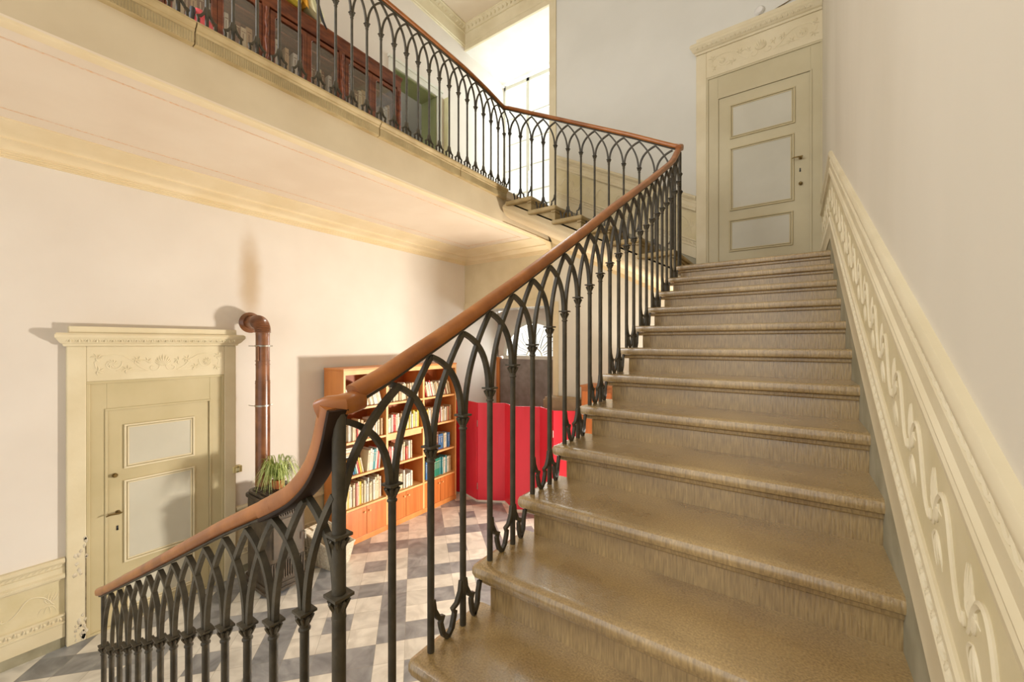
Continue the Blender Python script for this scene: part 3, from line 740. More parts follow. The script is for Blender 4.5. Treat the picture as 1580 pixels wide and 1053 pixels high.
# ------------------------------------------------------------------ lower flight (goes down to the left)
sl = thing('stone_staircase', 'lower flight of stone steps going down to the marble floor', 'staircase', (0, 0, 0))
for k in range(7):
    X = -1.30 - .30 * k; z = -1.3225 - .1725 * k
    s = step_mesh(0, 1.32, .30, .17)
    s2 = MB(lambda x, y, z_, X=X, Z=z: (X + y, .60 - x, Z + z_)); s2.add(s.v, s.fc); s2.build('step', M['stone'], sl, 30)
mb = MB(); mb.extrude([(-1.0, -1.22), (-1.0, -1.40), (-2.95, -2.53), (-3.06, -2.53)], (0, -.70, 0), (0, .52, 0), (1, 0, 0), (0, 0, 1)); mb.build('soffit_slab', M['soffit'], sl, 0)

# ------------------------------------------------------------------ railing
rail = thing('stair_railing', 'dark iron railing of interlaced pointed arches with brown wooden handrail', 'railing', (0, 0, 0))
def interp(poly, t):
    for (a, b), (c, d) in zip(poly, poly[1:]):
        if (a <= t <= c) or (c <= t <= a): return b + (d - b) * (t - a) / (c - a)
    return poly[0][1] if abs(t - poly[0][0]) < abs(t - poly[-1][0]) else poly[-1][1]
capp = [(.013, -.05), (.017, -.047), (.013, -.042), (.0125, -.036), (.016, -.030), (.0135, -.024), (.017, -.012), (.026, -.006), (.029, -.004), (.029, .004), (.014, .006)]
capp2 = [(.0115, -.058), (.0165, -.055), (.0165, -.050), (.0125, -.046), (.0145, -.040), (.0125, -.034), (.0155, -.022), (.0125, -.016), (.0175, -.008), (.0205, -.003)]
cap_me = None
def capital(parent, z, sc=1.0, loc=(0, 0)):
    global cap_me
    if cap_me is None:
        mb = MB(); mb.lathe(capp2, n=14); mb.box(-.0245, .0245, -.0245, .0245, -.0035, .0035)
        for a in range(8):
            an = a * PI / 4
            mb.tube([(.012 * math.cos(an), .012 * math.sin(an), -.036), (.019 * math.cos(an), .019 * math.sin(an), -.018), (.024 * math.cos(an), .024 * math.sin(an), -.011)], [.004, .006, .004], 5)
        o = mb.build('capital', M['iron'], parent, 40); cap_me = o.data
    else:
        o = bpy.data.objects.new('capital', cap_me); COL.objects.link(o); o.parent = parent
    sc *= .9; o.location = (loc[0], loc[1], z); o.scale = (sc, sc, sc)
def bez(p0, p1, p2, n=12):
    return [tuple((1 - t) ** 2 * a + 2 * t * (1 - t) * b + t * t * c for a, b, c in zip(p0, p1, p2)) for t in [i / n for i in range(n + 1)]]
def baluster(x, y, zb, rot, zrail, drop, left, right, bracket, s, bar=.0115):
    """left/right: (dt, absolute z) targets for arch bars or None. bracket: list of paths in local (t, z)"""
    o = MB()
    Hc = zrail - drop - zb
    o.tube([(0, 0, 0), (0, 0, Hc)], bar, 10)
    ob = o.build('baluster', M['iron'], rail, 40); ob.location = (x, y, zb); ob.rotation_euler = (0, 0, rot)
    capital(ob, Hc)
    for tg in (left, right):
        if tg is None: continue
        dt, zt = tg[0], tg[1] - zb - .022
        sg = 1 if dt > 0 else -1
        mb = MB(); mb.band(bez((sg * .009, Hc - .0), (sg * .012, Hc + (zt - Hc) * (.80 if tg[1] < zrail - .02 else (.50 if tg[1] > zrail + .02 else .62))), (dt - sg * .0, zt)), .016, .0150 if sg > 0 else .0175)
        mb.build('arch_bar', M['iron'], ob, 30)
    for path in bracket:
        mb = MB(); mb.band(path, .015, .014); mb.build('foot_bracket', M['iron'], ob, 25)
    return ob
def half(s, sg, h=.16):
    """half of a stirrup foot from the bar down to the tip at sg*s/2"""
    q = s / 2
    return [(sg * .008, h), (sg * .014, h - .035), (sg * .032, h - .068), (sg * .052, h - .076), (sg * (q * .56), h - .09), (sg * q * .60, .055), (sg * q * .74, .022), (sg * q, .004)]
# main flight
zl_first = -.385
PX, PY = -.905, .56
RM = [(.585, -.172), (.633, -.150), (1.017, .045), (1.412, .255), (2.05, .605), (2.529, .880), (3.249, 1.275), (4.0, 1.705), (4.16, 1.83), (4.30, 1.97)]
RMX = -.957
zr = lambda Y: interp(RM, Y) - .012
Ys = [.605, .759]
for n in range(1, 13):
    Ys += [.843 + .306 * (n - 1) + .068, .843 + .306 * (n - 1) + .068 + .153]
Ys = Ys[:-1]          # last one is the corner post on the top landing
def tread(Y): 
    n = int(math.floor((Y - .537) / .306 + 1e-6)); n = max(0, min(12, n)); return -1.15 + .16 * n
for i, Y in enumerate(Ys):
    L_ = (Ys[i - 1] - Y - (.015 if i == 1 else 0), zr(Ys[i - 1]) - (.0 if i == 1 else 0)) if i > 0 else None
    R_ = (Ys[i + 1] - Y, zr(Ys[i + 1])) if i < len(Ys) - 1 else None
    zb = tread(Y); s = .153
    A = (i % 2 == 0)
    if i < 2: br = []
    elif A: br = [half(s, 1)]
    else:
        f = half(s, 1)[:-3] + [(.044, .055), (.050, .022), (.060, .004)]
        br = [half(s, -1), f, [(.060, .004), (.078, .035), (.082, .075), (.092, .112)]]
    if i == 0:
        ob = MB(); ob.tube([(0, 0, 0), (0, 0, -.170 + 1.15)], .0165, 12); ob = ob.build('corner_post', M['iron'], rail, 40); ob.location = (PX, PY, -1.15); ob.rotation_euler = (0, 0, PI / 2)
        capital(ob, -.609 + 1.15, 1.15); capital(ob, -.463 + 1.15, 1.05)
        mb = MB(); mb.band(bez((.012, -.463 + 1.15), (.016, -.26 + 1.15), (.759 - PY, zr(.759) + 1.15 - .022)), .017, .017, .02); mb.build('arch_bar', M['iron'], ob, 30)
        mb = MB(); mb.band(bez((.010, .541), (.014, .68), (PX + 1.045, zl_first + 1.15 - .022)), .016, .016); q_ = mb.build('arch_bar', M['iron'], ob, 30); q_.rotation_euler = (0, 0, PI / 2)
        continue
    drop = .31
    baluster(RMX, Y, zb, PI / 2, zr(Y), drop, L_, R_, br, s)
# tall corner post at the top landing
ob = MB(); ob.tube([(0, 0, 0), (0, 0, 1.94 - .77)], .0155, 12); ob = ob.build('corner_post', M['iron'], rail, 40); ob.location = (RMX, 4.33, .77)
capital(ob, 1.54 - .77, 1.1); capital(ob, 1.72 - .77, 1.0)
# lower flight
RL = [(-.957, -.30), (-1.045, -.373), (-1.183, -.452), (-1.535, -.609), (-2.201, -.93), (-3.30, -1.455)]
RLY = .55
zl = lambda X: interp(RL, X) - .012
XsL = [-1.045 - .168 * k for k in range(13)]
for i, X in enumerate(XsL):
    k = int(math.floor((-1.0 - X) / .30)) + 1
    zb = max(F, -1.15 - .1725 * k)
    nxt = XsL[i + 1] if i < len(XsL) - 1 else None; prv = XsL[i - 1] if i else -.957
    L_ = (nxt - X, zl(nxt)) if nxt is not None else None
    R_ = (prv - X + (.05 if i == 0 else 0), zl(prv) if i else -.345)
    baluster(X, RLY, zb, 0, zl(X), .31, L_, R_, [half(.168, 1), half(.168, -1)], .168)
ob = MB(); ob.tube([(0, 0, 0), (0, 0, zl(-3.24) - F)], .012, 10); ob = ob.build('corner_post', M['iron'], rail, 40); ob.location = (-3.24, RLY, F)
mb = MB(); mb.band(bez((0.01, .80), (.012, 1.0), (.17, zl(-3.07) - F - .02)), .017, .017); mb.build('arch_bar', M['iron'], ob, 30)
capital(ob, .80)
# upper flight
R3 = [(-.975, 2.00), (-1.485, 2.28), (-2.02, 2.555), (-3.20, 3.165)]
R3Y = 4.38
z3 = lambda X: interp(R3, X) - .012
Xs3 = [-1.04 - .1725 * k for k in range(13)]
for i, X in enumerate(Xs3):
    k = max(0, min(6, int(math.floor((-.98 - X) / .345))))
    zb = min(GZ, .95 + .1815 * k)
    prv = Xs3[i - 1] if i else -.957; nxt = Xs3[i + 1] if i < 12 else -3.20
    s = .1725
    if i % 2 == 0: br = [half(s, 1)]
    else:
        f = half(s, 1)[:-3] + [(.05, .055), (.058, .022), (.07, .004)]
        br = [half(s, -1), f, [(.07, .004), (.088, .035), (.092, .075), (.105, .125)]]
    baluster(X, R3Y, zb, PI, z3(X), .31, (-(prv - X) * 1, z3(prv)) if i else (-(prv - X), 1.93), (-(nxt - X), z3(nxt)), br, s)
# gallery
RG = [(GYC + .02, 3.15), (4.0, 3.205), (3.6, 3.24), (3.0, 3.25), (YB, 3.25)]
RGX = -3.20
zg = lambda Y: interp(RG, Y) - .012
YsG = [4.38] + [4.245 - .153 * k for k in range(24)]
for i, Y in enumerate(YsG):
    prv = YsG[i - 1] if i else None; nxt = YsG[i + 1] if i < len(YsG) - 1 else Y - .153
    def foot(sg): return [(sg * .008, .17), (sg * .016, .13), (sg * .034, .102), (sg * .054, .092), (sg * .046, .075), (sg * .048, .04), (sg * .056, .004)]
    baluster(RGX, Y, GZ + .004, PI / 2, zg(Y), .32, (nxt - Y, zg(nxt)), (prv - Y, zg(prv)) if prv else None, [foot(1), foot(-1)], .153)
# handrails
def sweep_rail(pts, mat, name='handrail', wd=.028, hh=.022, parent=rail, off=0):
    pts = [Vector(p) for p in pts]; mb = MB(); pr = []
    for k in range(14):
        a = 2 * PI * k / 14
        c_, s_ = math.cos(a), math.sin(a)
        pr.append((wd * math.copysign(abs(c_) ** .7, c_), hh * math.copysign(abs(s_) ** (.8 if s_ > 0 else .45), s_)))
    vs = []; n = len(pr)
    for i, p in enumerate(pts):
        a = pts[max(i - 1, 0)]; b_ = pts[min(i + 1, len(pts) - 1)]
        t = (b_ - a).normalized()
        sd = t.cross(Vector((0, 0, 1)))
        sd = sd.normalized(); up = sd.cross(t)
        for x_, z_ in pr: vs.append(p + sd * x_ + up * (z_ + off))
    fs = []
    for i in range(len(pts) - 1):
        for k in range(n): fs.append((i * n + k, i * n + (k + 1) % n, (i + 1) * n + (k + 1) % n, (i + 1) * n + k))
    fs += [tuple(range(n))[::-1], tuple(range((len(pts) - 1) * n, len(pts) * n))]
    mb.add(vs, fs); return mb.build(name, mat, parent, 45)
def dense(poly, f, n=40):
    a, b_ = poly[0][0], poly[-1][0]
    out = []
    for i in range(n + 1):
        t = a + (b_ - a) * i / n; w_ = .06 * (1 if b_ > a else -1)
        z = (interp(poly, t) * 2 + interp(poly, min(max(t - abs(w_), min(a, b_)), max(a, b_))) + interp(poly, min(max(t + abs(w_), min(a, b_)), max(a, b_)))) / 4
        out.append(f(t, z))
    return out
RMp = [(y, z + .012) for y, z in RM[1:]]
h1 = sweep_rail(dense(RMp, lambda t, z: (RMX, t, z)), M['railwood'])
h1['label'] = 'brown wooden handrail of the main flight'
# block at the start + gooseneck
sweep_rail([(PX - .045, PY - .018, -.1620), (PX - .030, PY - .010, -.1545), (PX - .01, PY + .01, -.1525), (PX - .030, PY + .045, -.1525), (RMX + .008, .628, -.1525), (RMX, .645, -.150)], M['railwood'], 'handrail_block', .029, .026)
M['rail_shade'] = noise_mat('rail_shade', (.018,.009,.005), (.035,.018,.01), 8, .6, spec=.2)  # near-black rail colour with the underside shade put in
gk = [(-.918, -.150), (-.930, -.185), (-.944, -.226), (-.963, -.267), (-.992, -.311), (-1.038, -.357), (-1.105, -.404), (-1.183, -.444), (-1.26, -.480)]
def catmull(p, n=5):
    out = []
    for i in range(len(p) - 1):
        a, b_, c, d_ = p[max(i - 1, 0)], p[i], p[i + 1], p[min(i + 2, len(p) - 1)]
        for j in range(n):
            t = j / n
            out.append(tuple(.5 * (2 * b_[q] + (c[q] - a[q]) * t + (2 * a[q] - 5 * b_[q] + 4 * c[q] - d_[q]) * t * t + (3 * b_[q] - a[q] - 3 * c[q] + d_[q]) * t ** 3) for q in range(2)))
    return out + [p[-1]]
gn = [(x_, RLY, z_) for x_, z_ in catmull(gk)]
sweep_rail(gn, M['railwood'], 'gooseneck', .028, .027)
sweep_rail(gn, M['rail_shade'], 'gooseneck_shade_strip', .0275, .008, off=-.026)  # dark strip under the gooseneck, its colour holds the shade of the underside
RLp = [(-1.183, -.442)] + [(x_, z_ + .010) for x_, z_ in RL[3:]]
sweep_rail(dense(RLp, lambda t, z: (t, RLY, z)), M['railwood'])
R3p = [(x_, z_ + .012) for x_, z_ in R3]
sweep_rail(dense(R3p, lambda t, z: (t, R3Y, z)), M['railwood'])
sweep_rail([(RMX, 4.26, 1.955), (RMX, 4.31, 1.985), (RMX, 4.36, 2.005), (RMX - .01, 4.40, 2.01)], M['railwood'], 'handrail_block', .03, .028)
RGp = [(y_, z_ + .012) for y_, z_ in RG]
sweep_rail(dense(RGp, lambda t, z: (RGX, t, z), 50), M['railwood'])
for P_ in (dense([(y, z - .018) for y, z in RM[1:]], lambda t, z: (RMX, t, z)), dense([(x_, z_ - .018) for x_, z_ in RL[2:]], lambda t, z: (t, RLY, z)),
           dense([(x_, z_ - .018) for x_, z_ in R3], lambda t, z: (t, R3Y, z)), dense([(y_, z_ - .018) for y_, z_ in RG], lambda t, z: (RGX, t, z), 50)):
    sweep_rail(P_, M['iron'], 'rail_strip', .013, .005)

# ------------------------------------------------------------------ bookcase downstairs
BX0, BX1, BY0, BY1 = WL + .05, -4.52, 2.857, 4.86
bc = thing('bookcase', 'orange-brown wooden bookcase with cupboard doors against the left wall', 'bookcase', (BX0, BY0, F))
D = BX1 - BX0; Wd = BY1 - BY0; Ht = 2.19
cols = [.025, .645, 1.30, Wd - .025]
zs = [.46, .865, 1.295, 1.715]
for ya in (0, Wd - .025):
    mb = MB(); mb.box(0, D, ya, ya + .025, 0, Ht); mb.build('side_panel', M['shelfwood'], bc, 0, bevel=.002)
mb = MB(); mb.box(0, D + .008, -.006, Wd + .006, Ht - .0, Ht + .025); mb.build('top_board', M['shelfwood'], bc, 0, bevel=.003)
mb = MB(); mb.box(0, .008, .02, Wd - .02, .06, Ht); mb.build('back_panel', M['shelfback'], bc, 0)
for c in cols[1:3]:
    mb = MB(); mb.box(.008, D, c - .0125, c + .0125, .06, Ht); mb.build('divider', M['shelfwood'], bc, 0)
for ci in range(3):
    y0, y1 = cols[ci] + (.0125 if ci else 0), cols[ci + 1] - (.0125 if ci < 2 else 0)
    for zi, z in enumerate(zs):
        if zi == 0: continue
        th = .024; dz = 0
        mb = MB(); mb.box(.008, D - .02, y0, y1, z - th, z); o = mb.build('shelf', M['shelfwood'], bc, 0)
    if ci == 1:
        mb = MB(); mb.box(D - .06, D - .022, y0, y1, 1.20, 1.275); mb.build('rail', M['shelfedge'], bc, 0)
    for s in (0, 1):
        ya = y0 + (y1 - y0) / 2 * s + .003; yb_ = ya + (y1 - y0) / 2 - .006
        mb = MB(); mb.box(D - .018, D, ya, yb_, .075, zs[0] - .03); dr = mb.build('door', M['shelfdoor'], bc, 0, bevel=.002)
        mb = MB(); ky = yb_ - .035 if s == 0 else ya + .035
        mb.tube([(D, ky, .37), (D + .012, ky, .37), (D + .024, ky, .37)], [.007, .009, .013], 10); mb.build('knob', M['shelfedge'], dr, 40)
mb = MB(); mb.box(.008, D - .01, .02, Wd - .02, zs[0] - .026, zs[0]); mb.build('cupboard_top', M['shelfedge'], bc, 0)
mb = MB(); mb.box(D - .03, D - .003, .0, Wd, 0, .07); mb.build('plinth', M['shelfwood'], bc, 0, bevel=.002)
mb = MB()
for c in cols[1:3]: mb.box(D - .002, D + .003, c - .016, c + .016, .075, Ht)
mb.box(D - .002, D + .003, 0, .026, .07, Ht); mb.box(D - .002, D + .003, Wd - .026, Wd, .07, Ht); mb.box(D - .002, D + .0035, 0, Wd, Ht - .055, Ht)
for ci in range(3):
    for z in zs: mb.box(D - .022, D - .0, cols[ci] + .016, cols[ci + 1] - .016, z - .026, z)
mb.build('edge_strips', M['shelfedge'], bc, 0)

# books
BC = {'white': (.74,.72,.64), 'cream': (.70,.60,.40), 'tan': (.55,.38,.20), 'red': (.60,.05,.04), 'black': (.03,.03,.035), 'yellow': (.75,.55,.06), 'blue': (.05,.16,.36),
      'grey': (.42,.42,.38), 'green': (.01,.22,.13), 'brown': (.16,.06,.025), 'pink': (.62,.25,.22), 'teal': (.05,.28,.30)}
bookmat = {}
for k_, c in BC.items():
    bookmat[k_] = noise_mat('book_' + k_, tuple(x * .8 for x in c), tuple(min(1, x * 1.08) for x in c), 14, .55, stretch=(3, 3, .5))
M['paper'] = noise_mat('paper', (.62,.55,.38), (.72,.66,.5), 30, .8, stretch=(1, 20, 1))
proto = {}
for k_ in BC:
    mb = MB()   # unit book: depth x (spine at x=0 facing +x), thickness y, height z
    mb.box(-1, 0, 0, .10, 0, 1); mb.box(-1, 0, .90, 1, 0, 1); mb.box(-.05, .012, 0.02, .98, 0, 1)
    mb.m = 1; mb.box(-.97, -.03, .08, .92, .015, .975)
    mb.m = 2; mb.box(-.03, .0135, .15, .85, .80, .83); mb.box(-.03, .0135, .36, .50, .40, .74)
    me_o = mb.build('book', [bookmat[k_], M['paper'], bookmat['brown' if k_ in ('cream', 'white', 'tan', 'yellow') else 'cream']], None, 0, link=False)
    proto[k_] = me_o
used = set()
def place_book(color, x, y, z, dep, th, h, lean, bay, flat=False):
    o = proto[color]
    o = o.copy(); COL.objects.link(o)
    o.name = 'book'
    if flat:
        # lying: height along y, thickness up
        o.rotation_euler = (-PI / 2, 0, 0); o.location = (x, y, z + th); o.scale = (dep, th, h)
    else:
        o.rotation_euler = (lean, 0, 0); o.location = (x, y, z); o.scale = (dep, th, h)
    st_ = 'lying flat' if flat else ('leaning' if abs(lean) > .05 else 'upright')
    tag(o, f'{color} {st_} book {bay} of the bookcase', 'book', 'books in the orange-brown bookcase')
bays = [['leaning:white white cream black red white cream pink white', 'upright:white cream white grey white cream tan white red cream white', 'mixstack', 'upright:cream cream yellow cream white cream cream pink cream yellow yellow cream cream grey white white'],
        ['upright:cream white tan cream grey cream white cream cream tan white cream cream', 'upright:yellow cream white cream grey white red red cream white cream tan cream', 'upright:red red pink red white red red cream tan tan tan', 'upright:cream cream tan cream cream cream tan cream white cream'],
        ['leaning:red cream white cream white red white cream grey', 'upright:red pink white cream yellow cream white grey tan black brown', 'upright:blue blue teal grey tan brown brown brown', 'upright:teal grey blue blue cream green green green green green green']]
colname = ['in the left column', 'in the middle column', 'in the right column']; rowname = ['on the top shelf', 'on the second shelf', 'on the third shelf', 'on the lowest open shelf']
random.seed(5)
for ci in range(3):
    for ri in range(4):
        spec = bays[ci][ri]; z = F + zs[3 - ri] + .0005; bay = rowname[ri] + ' ' + colname[ci]
        y0 = BY0 + cols[ci] + .018; y1 = BY0 + cols[ci + 1] - .018
        if spec == 'mixstack':
            seq = ['yellow', 'cream', 'blue', 'teal', 'white', 'red', 'yellow', 'cream']; y = y0 + .05
            for i, c_ in enumerate(seq):
                h = random.uniform(.19, .21); th = random.uniform(.016, .024); lean = .22
                place_book(c_, BX1 - .05, y + math.sin(lean) * h * 0 + .02, z, .15, th, h, lean, bay); y += th + .008
            for i, c_ in enumerate(('white', 'cream', 'tan', 'white', 'cream', 'white')):
                place_book(c_, BX1 - .04 - .01 * (i % 2), y0 + .01, z + .238 + i * .019, .15, .018, .2, 0, bay, True)
            y = y + .05
            for c_ in ('cream', 'white', 'white', 'teal', 'white', 'red', 'grey', 'tan', 'white'):
                th = random.uniform(.018, .03); h = random.uniform(.24, .29)
                if y + th > y1 - .06: break
                place_book(c_, BX1 - .04, y, z, .17, th, h, -.10, bay); y += th + .004
            continue
        mode, seq = spec.split(':'); seq = seq.split(); y = y0 + .004
        big = (ri == 3) or (ci == 2)
        lim = y1 - .004
        lean = .26 if mode == 'leaning' else 0
        if lean: y += .085; 
        j = 0
        while True:
            c_ = seq[j % len(seq)] if j < len(seq) else random.choice(['cream', 'white', 'tan', seq[0]])
            if ci == 2 and ri == 3: th = .035 if c_ == 'green' else .03; h = .27 if c_ in ('green', 'blue', 'teal') else .25
            elif ci == 2 and ri == 2: th = random.uniform(.035, .06); h = .28 if c_ == 'brown' else .23
            else:
                th = random.uniform(.014, .030); h = random.uniform(.18, .26) + (.05 if ri == 3 and ci == 0 else 0)
            if y + th > lim - (.0 if ci != 1 or ri < 2 else .12): break
            l_ = lean if lean else (random.choice([0, 0, 0, .0]) )
            place_book(c_, BX1 - .045 - random.uniform(0, .03), y, z, random.uniform(.13, .17), th, h, l_, bay); y += th * (1.0 if not lean else 1.03) + .0012
            j += 1
            if j > 34: break
# the bookcase, its books and cupboard doors share the same floor

# ------------------------------------------------------------------ stove, pipe, plant, basket
SX0, SX1, SY0, SY1 = -4.76, -4.27, 1.88, 2.27
sv = thing('stove', 'black cast-iron stove with a rounded top beside the lower door', 'stove', (SX0, SY0, F))
sd, sw = SX1 - SX0, SY1 - SY0
def rbox(mb, x0, x1, y0, y1, z0, z1, r, n=5):
    pts = []
    for cx_, cy_, a0 in ((x1 - r, y1 - r, 0), (x0 + r, y1 - r, PI / 2), (x0 + r, y0 + r, PI), (x1 - r, y0 + r, 1.5 * PI)):
        for i in range(n + 1):
            a = a0 + PI / 2 * i / n; pts.append((cx_ + r * math.cos(a), cy_ + r * math.sin(a)))
    m_ = len(pts); mb.add([(x, y, z0) for x, y in pts] + [(x, y, z1) for x, y in pts], [(i, (i + 1) % m_, m_ + (i + 1) % m_, m_ + i) for i in range(m_)] + [tuple(range(m_))[::-1], tuple(range(m_, 2 * m_))])
mb = MB(); rbox(mb, 0, sd, 0, sw, .10, .92, .06); mb.build('body', M['stove'], sv, 40)
mb = MB(); rbox(mb, -.02, sd + .02, -.02, sw + .02, .92, .955, .08); rbox(mb, .0, sd, .0, sw, .955, .985, .08); rbox(mb, .03, sd - .03, .03, sw - .03, .985, 1.0, .07); mb.build('top_plate', M['stove'], sv, 40, bevel=.008)
mb = MB(); rbox(mb, -.03, sd + .03, -.03, sw + .03, 0.03, .06, .05); rbox(mb, -.015, sd + .015, -.015, sw + .015, .06, .10, .05)
for x, y in ((.02, .02), (sd - .02, .02), (.02, sw - .02), (sd - .02, sw - .02)): mb.lathe([(.02, 0), (.028, .03), (.02, .04)], (x, y, 0), 10)
mb.build('base', M['stove'], sv, 40)
mb = MB(); mb.box(sd, sd + .012, .05, sw - .05, .36, .74); mb.build('door', M['stove_panel'], sv, 0, bevel=.006)
for z0, z1 in ((.77, .88), (.14, .32)):
    mb = MB(); mb.box(sd, sd + .008, .03, sw - .03, z0, z0 + .012); mb.box(sd, sd + .008, .03, sw - .03, z1 - .012, z1)
    for k in range(15): y = .035 + k * (sw - .075) / 14; mb.box(sd, sd + .016, y, y + .008, z0, z1)
    mb.build('grille', M['stove_panel'], sv, 0)
mb = MB()
for k in range(16): mb.box(.26, sd - .04, .04 + k * .0205, .05 + k * .0205, 1.0, 1.012)
mb.box(.25, .262, .03, sw - .03, 1.0, 1.018); mb.box(sd - .04, sd - .028, .03, sw - .03, 1.0, 1.018)
mb.build('top_grille', M['stove'], sv, 0)
mb = MB(); mb.tube([(sd + .01, sw - .04, .55), (sd + .05, sw - .04, .55), (sd + .05, sw - .04, .48)], .008, 8); mb.build('handle', M['steel'], sv)

pp = thing('stove_pipe', 'glossy brown stove pipe with ribbed elbow going into the wall', 'stove pipe', (-4.70, 2.02, -1.528))
mb = MB(); mb.tube([(0, 0, 0), (0, 0, 1.13)], .070, 24); mb.tube([(0, 0, 1.10), (0, 0, 1.62)], .066, 24); mb.build('pipe', M['pipe'], pp, 40)
mb = MB()
pts = [(0, 0, 1.60)]; rs = [.066]
for i in range(45):
    a = (PI * .5) * i / 44
    pts.append((-.12 + .12 * math.cos(a) * 1.0, 0, 1.64 + .12 * math.sin(a))); rs.append(.078 if i % 3 else .068)
pts.append((-.299, 0, 1.76)); rs.append(.07)
mb.tube(pts, rs, 24); mb.build('elbow', M['pipe'], pp, 50)
mb = MB(); mb.tube([(-.266, 0, 1.76), (-.286, 0, 1.76), (-.299, 0, 1.76)], [.085, .105, .115], 28); mb.build('wall_collar', M['pipe'], pp, 40)
for z in (1.50, .86):
    mb = MB(); mb.tube([(0, 0, z - .008), (0, 0, z + .008)], .0745, 24); mb.tube([(0, .07, z), (0, .10, z)], .008, 8); mb.tube([(0, -.07, z), (-.06, -.085, z), (-.12, -.088, z)], .004, 6)
    mb.build('pipe_clamp', M['steel'], pp, 40)
mb = MB()
for z in (1.10, 1.30, 1.34): mb.tube([(0, 0, z - .003), (0, 0, z + .003)], .0725, 24)
mb.box(.03, .05, -.068, -.058, 1.34, 1.50)
mb.build('pipe_joint', M['pipe'], pp, 40)

pl = thing('spider_plant', 'bushy striped spider plant on top of the black stove', 'plant', (-4.42, 2.05, F + 1.019))
mb = MB(); mb.lathe([(.045, 0), (.055, .02), (.062, .075), (.066, .08), (.066, .09), (.055, .09)], n=20); mb.build('pot', M['terracotta'], pl, 40)
mb = MB(); random.seed(21)
for i in range(150):
    a = random.uniform(0, 2 * PI); R_ = random.uniform(.09, .25); hh = random.uniform(.10, .27); dr = random.uniform(.0, .16); n = 10; wd = random.uniform(.0035, .0065)
    vs = []
    for j in range(n + 1):
        t = j / n; rr = .02 + R_ * (t ** .8); z = .09 + hh * math.sin(min(t * 2.6, PI / 2)) - (dr + hh) * max(0, t - .40) ** 1.4 * 1.9
        ww = wd * (1 - t ** 2.5) + .0005; tx, ty = -math.sin(a), math.cos(a); wob = .02 * math.sin(3 * t + i)
        px, py = rr * math.cos(a) + tx * wob, rr * math.sin(a) + ty * wob
        z = max(z, .006)
        for q in (-1, -.4, .4, 1): vs.append((px + tx * ww * q, py + ty * ww * q, z + abs(q) * .0025))
    for q in range(3):
        mb.m = 1 if (q == 1) == (i % 4 != 0) else 0
        b0 = len(mb.v)
        mb.add([v for v in vs], [(j * 4 + q, j * 4 + q + 1, j * 4 + 5 + q, j * 4 + 4 + q) for j in range(n)])
mb.build('foliage', [M['leaf'], M['leaf_pale']], pl, 60)

bk = thing('log_basket', 'white wicker log basket on the marble floor between stove and bookcase', 'basket', (-4.42, 2.60, F), .15)
mb = MB()
L0, L1, D0, D1, HB = .26, .20, .15, .12, .26
def quadwall(a0, a1, b0, b1, h0, h1, th=.012):
    pass
outer = [(-L1, -D1, 0), (L1, -D1, 0), (L1, D1, 0), (-L1, D1, 0), (-L0, -D0, .36), (L0, -D0, .24), (L0, D0, .24), (-L0, D0, .36)]
inner = [(x * .93, y * .9, z if z > .1 else .015) for x, y, z in outer]
mb.add(outer + inner, [(0, 3, 2, 1), (0, 1, 5, 4), (1, 2, 6, 5), (2, 3, 7, 6), (3, 0, 4, 7), (8, 9, 10, 11), (8, 12, 13, 9), (9, 13, 14, 10), (10, 14, 15, 11), (11, 15, 12, 8), (4, 5, 13, 12), (5, 6, 14, 13), (6, 7, 15, 14), (7, 4, 12, 15)])
mb.build('basket_body', M['wicker'], bk, 0)
mb = MB(); mb.tube([(-L0, -D0, .36), (L0, -D0, .24), (L0, D0, .24), (-L0, D0, .36), (-L0, -D0, .36)], .012, 8)
for k in range(9):
    x = -L1 + k * (2 * L1 / 8)
    for s in (-1, 1): mb.tube([(x, s * (D1 + .004), .01), (x * 1.28, s * (D0 + .004), .30 - x * .22)], .006, 6)
for z_ in (.05, .10, .15, .2):
    kx = L1 + (L0 - L1) * z_ / .3 + .003; ky = D1 + (D0 - D1) * z_ / .3 + .003
    mb.tube([(-kx, -ky, z_), (kx, -ky, z_), (kx, ky, z_), (-kx, ky, z_), (-kx, -ky, z_)], .005, 6)
mb.build('basket_rim', M['wicker'], bk, 40)
mb = MB(); mb.tube([(-.2, 0, .33)] + [(-.2 + .4 * t_ / 8, 0, .30 + .17 * math.sin(PI * t_ / 8)) for t_ in range(1, 8)] + [(.2, 0, .25)], .011, 8); mb.build('basket_handle', M['wicker'], bk, 40)
random.seed(9)
c_, s_ = math.cos(.15), math.sin(.15)
for i in range(7):
    x = -.105 + .035 * i; z = .06 + .052 * (i % 3); y = (-.045, .045, 0)[i % 3]
    mb = MB(); mb.tube([(-.07, 0, -.03), (.0, .008, .01), (.08, 0, .045)], [.02, .023, .019], 8)
    wx, wy = -4.42 + c_ * x - s_ * y, 2.60 + s_ * x + c_ * y
    o = mb.build('log', M['log'], None, 40, loc=(wx, wy, F + z)); o.rotation_euler = (0, 0, .4 * i)
    tag(o, 'split firewood log in the wicker basket', 'log', 'logs in the wicker basket')

